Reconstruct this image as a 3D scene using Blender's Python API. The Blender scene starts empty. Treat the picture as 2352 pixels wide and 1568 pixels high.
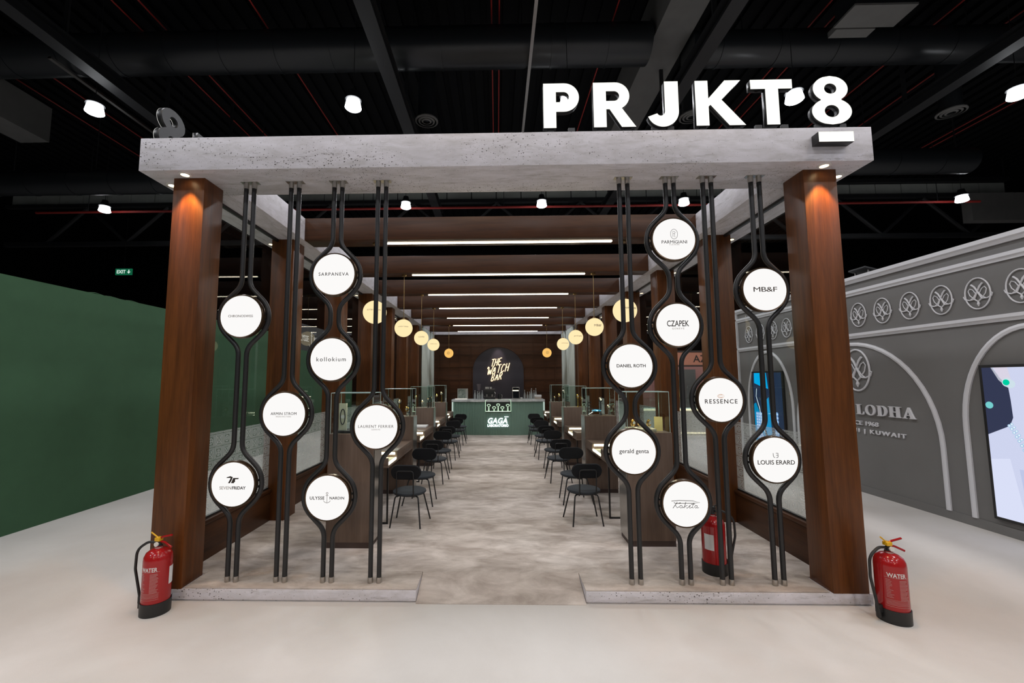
import bpy, bmesh, math, random
from mathutils import Vector, Matrix
random.seed(7)
C = bpy.context.scene.collection
SC = bpy.context.scene
PI = math.pi
R = math.radians

# ------------------------------------------------------------------ camera
cam_d = bpy.data.cameras.new('camera')
cam = bpy.data.objects.new('camera', cam_d); C.objects.link(cam)
yaw, pit, rol = -.0214, .0901, -.0035
cy, sy, cp, sp, cr, sr = math.cos(yaw), math.sin(yaw), math.cos(pit), math.sin(pit), math.cos(rol), math.sin(rol)
fw = Vector((sy*cp, cy*cp, sp)); rt = Vector((cy, -sy, 0)); up = rt.cross(fw)
r2 = rt*cr + up*sr; u2 = -rt*sr + up*cr
m = Matrix((r2, u2, -fw)).transposed().to_4x4()
m.translation = Vector((-.0333, -3.8446, 1.9142))
cam.matrix_world = m
cam_d.sensor_width = 36; cam_d.lens = 36*975.99/2352
cam_d.shift_x = 55.75/2352
cam_d.clip_start = .05; cam_d.clip_end = 200
SC.camera = cam

# ------------------------------------------------------------------ world, exposure, hall and booth lamps, added fill lamps
w = bpy.data.worlds.new('world'); SC.world = w; w.use_nodes = True
w.node_tree.nodes['Background'].inputs[0].default_value = (.55, .6, .75, 1)
w.node_tree.nodes['Background'].inputs[1].default_value = .02
SC.view_settings.view_transform = 'Standard'; SC.view_settings.look = 'None'
SC.view_settings.exposure = 0.0; SC.view_settings.gamma = 1
SC.view_settings.use_curve_mapping = False

HB_X = [-10.5, -3.7, 1.81, 7.5, 13.0]
HALL_W = 126
def lamp(name, kind, loc, energy, col, size=.2, rot=(0, 0, 0), **kw):
    d = bpy.data.lights.new(name, kind); d.energy = energy; d.color = col
    if kind == 'AREA':
        d.shape = kw.get('shape', 'DISK'); d.size = size
        if 'size_y' in kw: d.size_y = kw['size_y']
        if 'spread' in kw: d.spread = kw['spread']
    else:
        d.shadow_soft_size = size
    if kind == 'SPOT':
        d.spot_size = kw.get('spot', R(60)); d.spot_blend = kw.get('blend', .5)
    o = bpy.data.objects.new(name, d); o.location = loc; o.rotation_euler = rot; C.objects.link(o)
    return o
COOL = (.95, .955, 1.0); WARM = (1.0, .50, .13)
for yy in (-12.6, -6.3, .1, 6.44, 12.8):
    for xx in HB_X:
        lamp('hall_and_fill_lamp', 'AREA', (xx, yy, 8.84), HALL_W*(1.1 if yy < 0 else 1.0), COOL, .9)
for xx in (-7.2, -.95, 4.65, 10.2):  # added unseen fill lamps between the rows, to even out the floor light
    lamp('hall_and_fill_lamp', 'AREA', (xx, -3.1, 8.84), HALL_W*.55, COOL if abs(xx) > 5 else (1, .84, .66), .8)
for xx in (-2.6, 0, 2.6):                             # added unseen spots that warm the floor before the booth
    lamp('added_floor_spot', 'SPOT', (xx, -8.2, 3.7), 190, (1, .76, .50), .1, rot=(R(53), 0, 0), spot=R(56), blend=.9)
for xx in (-3.7, 1.81):
    lamp('hall_and_fill_lamp', 'AREA', (xx, 19.2, 8.84), HALL_W, COOL, .42)

# ------------------------------------------------------------------ helpers
def tagit(o, label=None, cat=None, group=None, kind=None):
    if label: o['label'] = label
    if cat: o['category'] = cat
    if group: o['group'] = group
    if kind: o['kind'] = kind
    return o
def thing(name, label, cat, loc=(0, 0, 0), rotz=0, group=None):
    o = bpy.data.objects.new(name, None); C.objects.link(o)
    o.location = loc; o.rotation_euler = (0, 0, rotz); o.empty_display_size = .05
    return tagit(o, label, cat, group)
def finish(me, smooth=True, ang=32):
    if smooth:
        for p in me.polygons: p.use_smooth = True
        me.set_sharp_from_angle(angle=R(ang))
def obj(name, bm, mat, parent=None, smooth=True, recalc=True):
    if recalc: bmesh.ops.recalc_face_normals(bm, faces=bm.faces)
    me = bpy.data.meshes.new(name); bm.to_mesh(me); bm.free()
    finish(me, smooth)
    if mat: me.materials.append(mat)
    o = bpy.data.objects.new(name, me); C.objects.link(o)
    if parent: o.parent = parent
    return o
def struct(name, bm, mat, parent=None):
    o = obj(name, bm, mat, parent)
    o['kind'] = 'structure'
    return o
def B(): return bmesh.new()
def box(bm, x0, x1, y0, y1, z0, z1, bev=0):
    if x0 > x1: x0, x1 = x1, x0
    if y0 > y1: y0, y1 = y1, y0
    vs = [bm.verts.new(p) for p in ((x0,y0,z0),(x1,y0,z0),(x1,y1,z0),(x0,y1,z0),(x0,y0,z1),(x1,y0,z1),(x1,y1,z1),(x0,y1,z1))]
    fs = [bm.faces.new([vs[i] for i in f]) for f in ((3,2,1,0),(4,5,6,7),(0,1,5,4),(1,2,6,5),(2,3,7,6),(3,0,4,7))]
    if bev:
        es = list({e for f in fs for e in f.edges})
        bmesh.ops.bevel(bm, geom=es, offset=bev, segments=2, affect='EDGES', profile=.5)
    return bm
def bx(*a, bev=0): return box(B(), *a, bev=bev)
def ring(bm, c, a, b, r, n, rb=None):
    rb = r if rb is None else rb
    return [bm.verts.new(c + a*(r*math.cos(2*PI*i/n)) + b*(rb*math.sin(2*PI*i/n))) for i in range(n)]
def bridge(bm, A, Bq):
    n = len(A)
    for i in range(n): bm.faces.new((A[i], A[(i+1) % n], Bq[(i+1) % n], Bq[i]))
def tube(bm, pts, r, n=8, closed=False, caps=True):
    pts = [Vector(p) for p in pts]; N = len(pts)
    rr = r if isinstance(r, (list, tuple)) else [r]*N
    def tan(i):
        if closed: return (pts[(i+1) % N]-pts[i-1]).normalized()
        if i == 0: return (pts[1]-pts[0]).normalized()
        if i == N-1: return (pts[-1]-pts[-2]).normalized()
        return ((pts[i+1]-pts[i]).normalized()+(pts[i]-pts[i-1]).normalized()).normalized()
    t0 = tan(0); ref = Vector((0, 1, 0)) if abs(t0.y) < .9 else Vector((1, 0, 0))
    a = t0.cross(ref).normalized(); rings = []
    for i in range(N):
        t = tan(i); a = (a - t*a.dot(t)).normalized(); b = t.cross(a)
        rings.append(ring(bm, pts[i], a, b, rr[i], n))
    for i in range(N-1): bridge(bm, rings[i], rings[i+1])
    if closed: bridge(bm, rings[-1], rings[0])
    elif caps:
        bm.faces.new(rings[0][::-1]); bm.faces.new(rings[-1])
    return bm
def cyl(bm, p0, p1, r, n=16, r1=None):
    return tube(bm, [p0, p1], [r, r if r1 is None else r1], n)
def lathe(bm, prof, n=24, c=(0, 0, 0), axis='z'):
    ax = {'z': (Vector((1,0,0)), Vector((0,1,0)), Vector((0,0,1))), 'y': (Vector((1,0,0)), Vector((0,0,1)), Vector((0,-1,0))), 'x': (Vector((0,1,0)), Vector((0,0,1)), Vector((1,0,0)))}[axis]
    c = Vector(c); last = None
    for (r, h) in prof:
        if r < 1e-6: cur = [bm.verts.new(c+ax[2]*h)]
        else: cur = ring(bm, c+ax[2]*h, ax[0], ax[1], r, n)
        if last:
            if len(cur) == 1 and len(last) > 1:
                for i in range(n): bm.faces.new((last[i], last[(i+1) % n], cur[0]))
            elif len(last) == 1 and len(cur) > 1:
                for i in range(n): bm.faces.new((last[0], cur[(i+1) % n], cur[i]))
            elif len(cur) > 1: bridge(bm, last, cur)
        last = cur
    return bm
def sphere(bm, c, r, n=24, m=14, sx=1, sz=1):
    lathe(bm, [(r*sx*math.sin(PI*i/m) if 0 < i < m else 0, -r*sz*math.cos(PI*i/m)) for i in range(m+1)], n, c); return bm
def poly_prism(bm, pts, fn, d0, d1):
    """outline in 2D (u,v), swept from depth d0 to d1; fn(u,v,d)->xyz"""
    A = [bm.verts.new(fn(u, v, d0)) for u, v in pts]; Bq = [bm.verts.new(fn(u, v, d1)) for u, v in pts]
    bm.faces.new(A); bm.faces.new(Bq[::-1]); bridge(bm, A, Bq); return bm
def arc(cx, cy_, rx, ry, a0, a1, n):
    return [(cx+rx*math.cos(R(a0+(a1-a0)*i/n)), cy_+ry*math.sin(R(a0+(a1-a0)*i/n))) for i in range(n+1)]
def fillet(pts, rad, n=6):
    out = [Vector(pts[0])]
    for i in range(1, len(pts)-1):
        p, a, b = Vector(pts[i]), Vector(pts[i-1]), Vector(pts[i+1])
        r_ = rad[i] if isinstance(rad, (list, tuple)) else rad
        u, v = (a-p).normalized(), (b-p).normalized(); ang = u.angle(v)
        if r_ <= 0 or ang > R(178): out.append(p); continue
        tl = min(r_/math.tan(ang/2), (a-p).length*.5, (b-p).length*.5)
        s, e = p+u*tl, p+v*tl
        for k in range(n+1):
            t = k/n; out.append(s*(1-t)**2+p*2*t*(1-t)+e*t*t)
    out.append(Vector(pts[-1])); return out
FRONT = lambda x, y, d: (x, -d, y)            # reads from the camera's side
RWALL = lambda x, y, d: (-d, -x, y)           # reads from x smaller than the wall
LWALL = lambda x, y, d: (d, x, y)             # reads from x larger than the wall
def shape_mesh(name, loops, fn, d0, d1, mat, parent=None):
    """2D outline with holes, given a thickness"""
    cu = bpy.data.curves.new(name, 'CURVE'); cu.dimensions = '2D'; cu.fill_mode = 'BOTH'; cu.extrude = .5
    for lp in loops:
        s = cu.splines.new('POLY'); s.points.add(len(lp)-1)
        for p, (u, v) in zip(s.points, lp): p.co = (u, v, 0, 1)
        s.use_cyclic_u = True
    return _conv(name, cu, fn, d0, d1, mat, parent)
def _conv(name, cu, fn, d0, d1, mat, parent, post=None, target=None, off=(0, 0), shear=0, rise=0):
    o = bpy.data.objects.new('tmp', cu); C.objects.link(o)
    me = bpy.data.meshes.new_from_object(o.evaluated_get(bpy.context.evaluated_depsgraph_get()))
    bpy.data.objects.remove(o); bpy.data.curves.remove(cu)
    me.name = name
    if target:
        xs = [v.co.x for v in me.vertices]; ys = [v.co.y for v in me.vertices]
        x0, x1, y0, y1 = min(xs), max(xs), min(ys), max(ys)
        W, H = target; k = W/(x1-x0) if W else H/(y1-y0); ky = H/(y1-y0) if H else k
        for v in me.vertices:
            v.co.x = (v.co.x-(x0+x1)/2)*k; v.co.y = (v.co.y-(y0+y1)/2)*ky
    for v in me.vertices:
        u, t, d = v.co.x+off[0]+shear*v.co.y, v.co.y+off[1]+rise*v.co.x, d0 if v.co.z < 0 else d1
        if post: v.co = post(u, t, d)
        else: v.co = fn(u, t, d)
    bm = B(); bm.from_mesh(me); bpy.data.meshes.remove(me)
    bmesh.ops.remove_doubles(bm, verts=bm.verts, dist=1e-6)
    return obj(name, bm, mat, parent, smooth=False)
def text(name, s, fn, mat, parent, width=None, height=None, off=(0, 0), d0=0, d1=.002, bold=0, spacing=1, shear=0, rise=0, post=None):
    cu = bpy.data.curves.new(name, 'FONT'); cu.body = s; cu.size = 1; cu.extrude = .5; cu.offset = bold
    cu.space_character = spacing; cu.resolution_u = 3
    return _conv(name, cu, fn, d0, d1, mat, parent, post, (width, height), off, shear, rise)
def copy_tree(o, parent=None):
    c = o.copy(); C.objects.link(c)
    if parent is not None: c.parent = parent
    for ch in list(o.children): copy_tree(ch, c)
    return c
ORD = ['first', 'second', 'third', 'fourth', 'fifth', 'sixth', 'seventh', 'eighth', 'ninth', 'tenth', 'eleventh', 'twelfth', 'thirteenth', 'fourteenth', 'fifteenth', 'sixteenth']

# ------------------------------------------------------------------ materials
def nt(name):
    m_ = bpy.data.materials.new(name); m_.use_nodes = True
    t = m_.node_tree; b = t.nodes['Principled BSDF']
    return m_, t, b
def N(t, typ, **kw):
    n = t.nodes.new(typ)
    for k, v in kw.items():
        if k.startswith('i_'):
            key = k[2:]; key = int(key) if key.isdigit() else key.replace('_', ' ')
            n.inputs[key].default_value = v
        else: setattr(n, k, v)
    return n
def plain(name, col, rough=.5, metal=0, noise=.06, nscale=30, bump=0, spec=.5):
    m_, t, b = nt(name)
    b.inputs['Roughness'].default_value = rough; b.inputs['Metallic'].default_value = metal
    b.inputs['Specular IOR Level'].default_value = spec
    tc = N(t, 'ShaderNodeTexCoord'); ns = N(t, 'ShaderNodeTexNoise', i_Scale=nscale, i_Detail=4.0)
    t.links.new(tc.outputs['Object'], ns.inputs['Vector'])
    rp = N(t, 'ShaderNodeMapRange', i_3=1-noise, i_4=1+noise)
    t.links.new(ns.outputs[0], rp.inputs[0])
    mx = N(t, 'ShaderNodeVectorMath', operation='SCALE'); mx.inputs[0].default_value = col
    t.links.new(rp.outputs[0], mx.inputs['Scale']); t.links.new(mx.outputs[0], b.inputs['Base Color'])
    if bump:
        bp = N(t, 'ShaderNodeBump', i_Strength=bump, i_Distance=.01)
        t.links.new(ns.outputs[0], bp.inputs['Height']); t.links.new(bp.outputs[0], b.inputs['Normal'])
    return m_
def emit(name, col, strength):
    m_ = bpy.data.materials.new(name); m_.use_nodes = True; t = m_.node_tree; t.nodes.clear()
    e = N(t, 'ShaderNodeEmission'); e.inputs[0].default_value = (*col, 1); e.inputs[1].default_value = strength
    o = N(t, 'ShaderNodeOutputMaterial'); t.links.new(e.outputs[0], o.inputs[0]); return m_
def wood(name, c0, c1, axis='z', rough=.38, scale=1.0):
    m_, t, b = nt(name)
    tc = N(t, 'ShaderNodeTexCoord'); mp = N(t, 'ShaderNodeMapping')
    s = {'z': (9, 9, .55), 'x': (.55, 9, 9), 'y': (9, .55, 9)}[axis]
    mp.inputs['Scale'].default_value = tuple(v*scale for v in s)
    t.links.new(tc.outputs['Object'], mp.inputs[0])
    n1 = N(t, 'ShaderNodeTexNoise', i_Scale=1.3, i_Detail=8.0, i_Roughness=.65, i_Distortion=.5)
    t.links.new(mp.outputs[0], n1.inputs['Vector'])
    n2 = N(t, 'ShaderNodeTexNoise', i_Scale=9.0, i_Detail=4.0)
    t.links.new(mp.outputs[0], n2.inputs['Vector'])
    ad = N(t, 'ShaderNodeMath', operation='MULTIPLY_ADD', i_1=.35, i_2=0)
    t.links.new(n2.outputs[0], ad.inputs[0]); t.links.new(n1.outputs[0], ad.inputs[2])
    cr_ = N(t, 'ShaderNodeValToRGB'); e = cr_.color_ramp.elements
    e[0].position = .45; e[0].color = (*c0, 1); e[1].position = .9; e[1].color = (*c1, 1)
    t.links.new(ad.outputs[0], cr_.inputs[0]); t.links.new(cr_.outputs[0], b.inputs['Base Color'])
    b.inputs['Roughness'].default_value = rough; b.inputs['Specular IOR Level'].default_value = .28
    bp = N(t, 'ShaderNodeBump', i_Strength=.08, i_Distance=.005); t.links.new(ad.outputs[0], bp.inputs['Height'])
    t.links.new(bp.outputs[0], b.inputs['Normal'])
    return m_
def travertine(name, ax='x'):
    m_, t, b = nt(name)
    tc = N(t, 'ShaderNodeTexCoord'); mp = N(t, 'ShaderNodeMapping')
    mp.inputs['Scale'].default_value = (.32, 1, 1) if ax == 'x' else (1, .32, 1)
    t.links.new(tc.outputs['Object'], mp.inputs[0])
    n1 = N(t, 'ShaderNodeTexNoise', i_Scale=11.0, i_Detail=10.0, i_Roughness=.70, i_Distortion=.5)
    n2 = N(t, 'ShaderNodeTexNoise', i_Scale=120.0, i_Detail=0.5, i_Roughness=.4)
    n3 = N(t, 'ShaderNodeTexNoise', i_Scale=3.0, i_Detail=3.0)
    mq = N(t, 'ShaderNodeMapping'); mq.inputs['Scale'].default_value = (.62, 1, 1) if ax == 'x' else (1, .62, 1); t.links.new(tc.outputs['Object'], mq.inputs[0])
    for n in (n1, n3): t.links.new(mp.outputs[0], n.inputs['Vector'])
    t.links.new(mq.outputs[0], n2.inputs['Vector'])
    c1 = N(t, 'ShaderNodeValToRGB'); e = c1.color_ramp.elements
    e[0].position = .3; e[0].color = (.50, .48, .495, 1); e[1].position = .62; e[1].color = (.69, .67, .725, 1)
    t.links.new(n1.outputs[0], c1.inputs[0])
    # small rounded pits gather in drifts; thin dark veins run along the bed
    wob = N(t, 'ShaderNodeTexNoise', i_Scale=140.0, i_Detail=1.0); t.links.new(tc.outputs['Object'], wob.inputs['Vector'])
    wv = N(t, 'ShaderNodeVectorMath', operation='MULTIPLY_ADD'); wv.inputs[1].default_value = (.012, .012, .012); t.links.new(wob.outputs['Color'], wv.inputs[0]); t.links.new(mq.outputs[0], wv.inputs[2])
    vo = N(t, 'ShaderNodeTexVoronoi', i_Scale=78.0); t.links.new(wv.outputs[0], vo.inputs['Vector'])
    sp_ = N(t, 'ShaderNodeSeparateColor'); t.links.new(vo.outputs['Color'], sp_.inputs[0])
    mk = N(t, 'ShaderNodeMapRange', i_1=.44, i_2=.66, i_3=.17, i_4=.42); t.links.new(n3.outputs[0], mk.inputs[0])
    pw = N(t, 'ShaderNodeMath', operation='POWER', i_1=1.6); t.links.new(sp_.outputs[0], pw.inputs[0])
    th = N(t, 'ShaderNodeMath', operation='MULTIPLY'); t.links.new(mk.outputs[0], th.inputs[0]); t.links.new(pw.outputs[0], th.inputs[1])
    df = N(t, 'ShaderNodeMath', operation='SUBTRACT'); t.links.new(th.outputs[0], df.inputs[0]); t.links.new(vo.outputs['Distance'], df.inputs[1])
    c2 = N(t, 'ShaderNodeMapRange', i_1=-.02, i_2=.03); t.links.new(df.outputs[0], c2.inputs[0])
    mv = N(t, 'ShaderNodeMapping'); mv.inputs['Scale'].default_value = (.16, 1, 1) if ax == 'x' else (1, .16, 1); t.links.new(tc.outputs['Object'], mv.inputs[0])
    n4 = N(t, 'ShaderNodeTexNoise', i_Scale=16.0, i_Detail=8.0, i_Roughness=.7, i_Distortion=.3); t.links.new(mv.outputs[0], n4.inputs['Vector'])
    vn = N(t, 'ShaderNodeMapRange', i_1=.56, i_2=.70, i_3=0.0, i_4=.55); t.links.new(n4.outputs[0], vn.inputs[0])
    mvx = N(t, 'ShaderNodeMixRGB'); t.links.new(vn.outputs[0], mvx.inputs[0]); t.links.new(c1.outputs[0], mvx.inputs[1]); mvx.inputs[2].default_value = (.22, .20, .185, 1); c1 = mvx
    mx = N(t, 'ShaderNodeMixRGB'); t.links.new(c2.outputs[0], mx.inputs[0]); t.links.new(c1.outputs[0], mx.inputs[1]); mx.inputs[2].default_value = (.07, .06, .055, 1)
    t.links.new(mx.outputs[0], b.inputs['Base Color']); b.inputs['Roughness'].default_value = .42
    iv = N(t, 'ShaderNodeMath', operation='SUBTRACT', i_0=1.0); t.links.new(c2.outputs[0], iv.inputs[1])
    bp = N(t, 'ShaderNodeBump', i_Strength=.4, i_Distance=.01); t.links.new(iv.outputs[0], bp.inputs['Height']); t.links.new(bp.outputs[0], b.inputs['Normal'])
    return m_
def carpet(name, c0, c1, sc, lo=.35, hi=.7, fine=260, spread=(1, 1, 1), bump=.5):
    m_, t, b = nt(name)
    tc = N(t, 'ShaderNodeTexCoord'); mp = N(t, 'ShaderNodeMapping'); mp.inputs['Scale'].default_value = spread
    t.links.new(tc.outputs['Object'], mp.inputs[0])
    n1 = N(t, 'ShaderNodeTexNoise', i_Scale=sc, i_Detail=7.0, i_Roughness=.62, i_Distortion=.4); t.links.new(mp.outputs[0], n1.inputs['Vector'])
    n2 = N(t, 'ShaderNodeTexNoise', i_Scale=fine, i_Detail=2.0); t.links.new(tc.outputs['Object'], n2.inputs['Vector'])
    ad = N(t, 'ShaderNodeMath', operation='MULTIPLY_ADD', i_1=.12, i_2=-.06); t.links.new(n2.outputs[0], ad.inputs[0])
    sm = N(t, 'ShaderNodeMath', operation='ADD'); t.links.new(n1.outputs[0], sm.inputs[0]); t.links.new(ad.outputs[0], sm.inputs[1])
    cr_ = N(t, 'ShaderNodeValToRGB'); e = cr_.color_ramp.elements
    e[0].position = lo; e[0].color = (*c0, 1); e[1].position = hi; e[1].color = (*c1, 1)
    t.links.new(sm.outputs[0], cr_.inputs[0]); t.links.new(cr_.outputs[0], b.inputs['Base Color'])
    b.inputs['Roughness'].default_value = .95; b.inputs['Specular IOR Level'].default_value = .1
    bp = N(t, 'ShaderNodeBump', i_Strength=bump, i_Distance=.006); t.links.new(n2.outputs[0], bp.inputs['Height']); t.links.new(bp.outputs[0], b.inputs['Normal'])
    return m_
def glass(name, tint=(.96, .98, .97), ior=1.45):
    m_ = bpy.data.materials.new(name); m_.use_nodes = True; t = m_.node_tree; t.nodes.clear()
    tr = N(t, 'ShaderNodeBsdfTransparent'); tr.inputs[0].default_value = (*tint, 1)
    gl = N(t, 'ShaderNodeBsdfGlossy', i_Roughness=.01); fr = N(t, 'ShaderNodeFresnel', i_IOR=ior)
    mx = N(t, 'ShaderNodeMixShader'); o = N(t, 'ShaderNodeOutputMaterial')
    ge = N(t, 'ShaderNodeNewGeometry'); inv = N(t, 'ShaderNodeMath', operation='SUBTRACT', i_0=1.0); t.links.new(ge.outputs['Backfacing'], inv.inputs[1])
    mu = N(t, 'ShaderNodeMath', operation='MULTIPLY'); t.links.new(fr.outputs[0], mu.inputs[0]); t.links.new(inv.outputs[0], mu.inputs[1])
    t.links.new(mu.outputs[0], mx.inputs[0]); t.links.new(tr.outputs[0], mx.inputs[1]); t.links.new(gl.outputs[0], mx.inputs[2]); t.links.new(mx.outputs[0], o.inputs[0])
    return m_
def frosted(name, cell=.135):
    """white printed squares with rings and crosses on clear film; local y across, local z up"""
    m_ = bpy.data.materials.new(name); m_.use_nodes = True; t = m_.node_tree; t.nodes.clear()
    def M(op, a, b=None, c=None):
        n = N(t, 'ShaderNodeMath', operation=op)
        for i, v in enumerate((a, b, c)):
            if v is None: continue
            if isinstance(v, (int, float)): n.inputs[i].default_value = v
            else: t.links.new(v, n.inputs[i])
        return n.outputs[0]
    tc = N(t, 'ShaderNodeTexCoord'); sx = N(t, 'ShaderNodeSeparateXYZ'); t.links.new(tc.outputs['Object'], sx.inputs[0])
    yu = M('DIVIDE', sx.outputs[1], cell); zv = M('DIVIDE', sx.outputs[2], cell)
    u = M('ABSOLUTE', M('SUBTRACT', M('FRACT', yu), .5)); v = M('ABSOLUTE', M('SUBTRACT', M('FRACT', zv), .5))
    mx_ = M('MAXIMUM', u, v); rr = M('SQRT', M('ADD', M('MULTIPLY', u, u), M('MULTIPLY', v, v)))
    band = lambda q, a, b: M('MULTIPLY', M('GREATER_THAN', q, a), M('LESS_THAN', q, b))
    par = M('MODULO', M('ADD', M('FLOOR', yu), M('FLOOR', zv)), 2.0); par = M('GREATER_THAN', M('ABSOLUTE', par), .5)
    l1 = band(mx_, .42, .455); l2 = band(mx_, .33, .365)
    rg = band(rr, .20, .245); cs = M('MULTIPLY', M('LESS_THAN', M('MINIMUM', u, v), .022), M('LESS_THAN', rr, .24))
    dg = M('MULTIPLY', M('LESS_THAN', M('ABSOLUTE', M('SUBTRACT', u, v)), .03), M('LESS_THAN', mx_, .3))
    a_ = M('MAXIMUM', rg, cs); b_ = M('MAXIMUM', dg, band(mx_, .2, .24))
    inner = M('ADD', M('MULTIPLY', a_, par), M('MULTIPLY', b_, M('SUBTRACT', 1.0, par)))
    fac = M('MAXIMUM', M('MAXIMUM', l1, l2), inner); fac = M('MULTIPLY_ADD', fac, .46, .10)
    tr = N(t, 'ShaderNodeBsdfTransparent'); df = N(t, 'ShaderNodeBsdfDiffuse'); df.inputs[0].default_value = (.72, .76, .74, 1)
    ms = N(t, 'ShaderNodeMixShader'); o = N(t, 'ShaderNodeOutputMaterial')
    t.links.new(fac, ms.inputs[0]); t.links.new(tr.outputs[0], ms.inputs[1]); t.links.new(df.outputs[0], ms.inputs[2]); t.links.new(ms.outputs[0], o.inputs[0])
    return m_

W0, W1 = (.056, .0185, .0045), (.160, .051, .011)
M_WOODZ = wood('walnut_veneer_upright', W0, W1, 'z')
M_WOODX = wood('walnut_veneer_across', (.030, .0112, .0045), (.075, .028, .010), 'x')
M_WOODY = wood('walnut_veneer_lengthwise', (.032, .012, .005), (.080, .030, .011), 'y')
M_PLINTH = wood('taupe_brown_veneer', (.112, .076, .057), (.178, .126, .097), 'x', rough=.36)
M_PLINTHZ = wood('taupe_brown_veneer_upright', (.112, .076, .057), (.178, .126, .097), 'z', rough=.36)
M_TOE = plain('dark_brown_kick', (.05, .03, .025), .5)
M_STONEX = travertine('pitted_travertine', 'x'); M_STONEY = travertine('pitted_travertine_lengthwise', 'y')
M_CARPET = carpet('mottled_taupe_carpet', (.37, .315, .275), (.66, .59, .54), 3.0, .36, .66, spread=(.8, 1.7, 1))
M_HALL = carpet('off_white_hall_carpet', (.55, .52, .49), (.64, .615, .59), .6, .3, .7, fine=180, bump=.25)
M_BLACK = plain('matt_black_metal', (.012, .012, .013), .42, 0)
M_BLACKC = plain('black_painted_hall_steel', (.011, .012, .014), .55)
M_DUCT = plain('black_painted_duct', (.014, .0165, .019), .33)
M_CEIL = plain('black_deck', (.0035, .004, .005), .75, spec=.15)
M_STEEL = plain('brushed_steel', (.48, .465, .44), .3, 1.0)
M_BRASS = plain('dull_brass', (.42, .30, .14), .35, 1.0)
M_BRONZE = plain('bronze_drum', (.10, .062, .036), .28, .7)
M_GREEN = plain('green_fabric_wall', (.038, .100, .047), .9, 0, .1, 6)
M_GREY = plain('grey_painted_wall', (.185, .18, .174), .7, 0, .03, 8)
M_MOULD = plain('pale_grey_moulding', (.74, .74, .77), .55, 0, .02)
M_WHITE = plain('white_paint', (.72, .71, .70), .6, 0, .03)
M_RED = plain('red_enamel', (.36, .010, .012), .18, 0, .03)
M_RUBBER = plain('black_plastic', (.012, .012, .012), .45)
M_YELLOW = plain('yellow_tag_plastic', (.75, .42, .01), .4)
M_REDPIPE = plain('red_sprinkler_paint', (.30, .025, .02), .5)
M_PALE = plain('pale_concrete', (.13, .13, .125), .8, 0, .15, 3)
M_FABRIC = plain('charcoal_upholstery', (.0095, .0098, .0115), .9, 0, .15, 300, .2, .25)
M_SEAT = plain('slate_upholstery', (.020, .025, .032), .8, 0, .15, 300, .2)
M_GLASS = glass('clear_glass'); M_HOOD = glass('greenish_hood_glass', (.93, .97, .95), 1.35)
M_EDGE = plain('ground_glass_edge', (.50, .68, .63), .2, 0, .02)
M_FROST = frosted('white_printed_film')
M_SIGN = emit('lit_sign_face', (1, .985, .97), .97)
M_LETTER = emit('lit_letter_face', (1, 1, .93), 1.08)
M_STRIP = emit('led_strip', (1, .89, .70), 11)
M_GLOBE = emit('lit_globe', (1, .80, .44), 1.05)
M_GLOBEO = emit('lit_amber_globe', (1, .58, .16), .95)
M_HBAY = emit('high_bay_lens', (.93, .96, 1), 12)
M_DOWN = emit('downlight_lens', (1, .74, .42), 9)
M_NEON = emit('neon_tube', (1, .72, .40), 2.2)
M_LOGO = emit('lit_white_logo', (.88, .97, 1), 1.7)
M_INK = plain('dark_print', (.03, .022, .018), .6)
M_INKL = plain('pale_print', (.42, .38, .35), .6)
M_INKG = plain('grey_print', (.16, .14, .125), .6)

# ------------------------------------------------------------------ hall shell
struct('floor', bx(-32, 32, -16, 30, -.2, 0), M_HALL)
bm = B(); n = 0
x = -32
while x < 32:                                         # corrugated deck
    box(bm, x, x+.26, -16, 30, 12.3, 12.42); x += .46
box(bm, -32, 32, -16, 30, 12.42, 12.6)
struct('ceiling', bm, M_CEIL)
struct('wall_back', bx(-32, 32, 29.8, 30, 0, 12.4), M_CEIL)
struct('wall_left', bx(-32.2, -32, -16, 30, 0, 12.4), M_CEIL)
struct('wall_right', bx(32, 32.2, -16, 30, 0, 12.4), M_CEIL)

# ------------------------------------------------------------------ booth dimensions
FL = .110; SOF = 3.846; TOP = 4.16; BAY = 1.8333; XO, XI = 3.113, 2.813

# platform, carpet, ramp
bm = B()
for s in (-1, 1):
    x0, x1 = (-3.14, -.745) if s < 0 else (.722, 3.14)
    box(bm, x0, x1, .0, .34, .012, .098, .003)
box(bm, -.745, .722, .37, .5, .012, .07)
box(bm, -3.14, -2.86, .34, 14.29, .012, .098); box(bm, 2.86, 3.14, .34, 14.29, .012, .098)
box(bm, -2.86, 2.86, .5, 14.29, .012, .07)
box(bm, -3.12, -.76, .015, .33, 0, .012); box(bm, .74, 3.12, .015, .33, 0, .012)
tagit(obj('stone_platform', bm, M_STONEX), 'low pitted stone platform edge under the whole booth', 'platform')
bm = B()
box(bm, -2.79, -.745, .012, .34, .098, FL, .003); box(bm, .722, 2.79, .012, .34, .098, FL, .003)
box(bm, -2.79, 2.79, .34, 14.3, .098, FL)
for s, x0, x1 in ((-1, -2.99, -2.79), (1, 2.79, 2.99)): box(bm, x0, x1, .29, 14.3, .098, FL)
tagit(obj('carpet', bm, M_CARPET), 'mottled taupe carpet laid over the booth floor', 'carpet')
bm = B()
pr = [(-.02, .0), (-.02, .004), (.3395, FL), (.3395, 0)]
A = [bm.verts.new((-.742, y, z)) for y, z in pr]; D = [bm.verts.new((.719, y, z)) for y, z in pr]
bm.faces.new(A); bm.faces.new(D[::-1]); bridge(bm, A, D)
tagit(obj('carpeted_ramp', bm, M_CARPET), 'short carpeted ramp cut into the middle of the platform edge', 'ramp')

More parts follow.
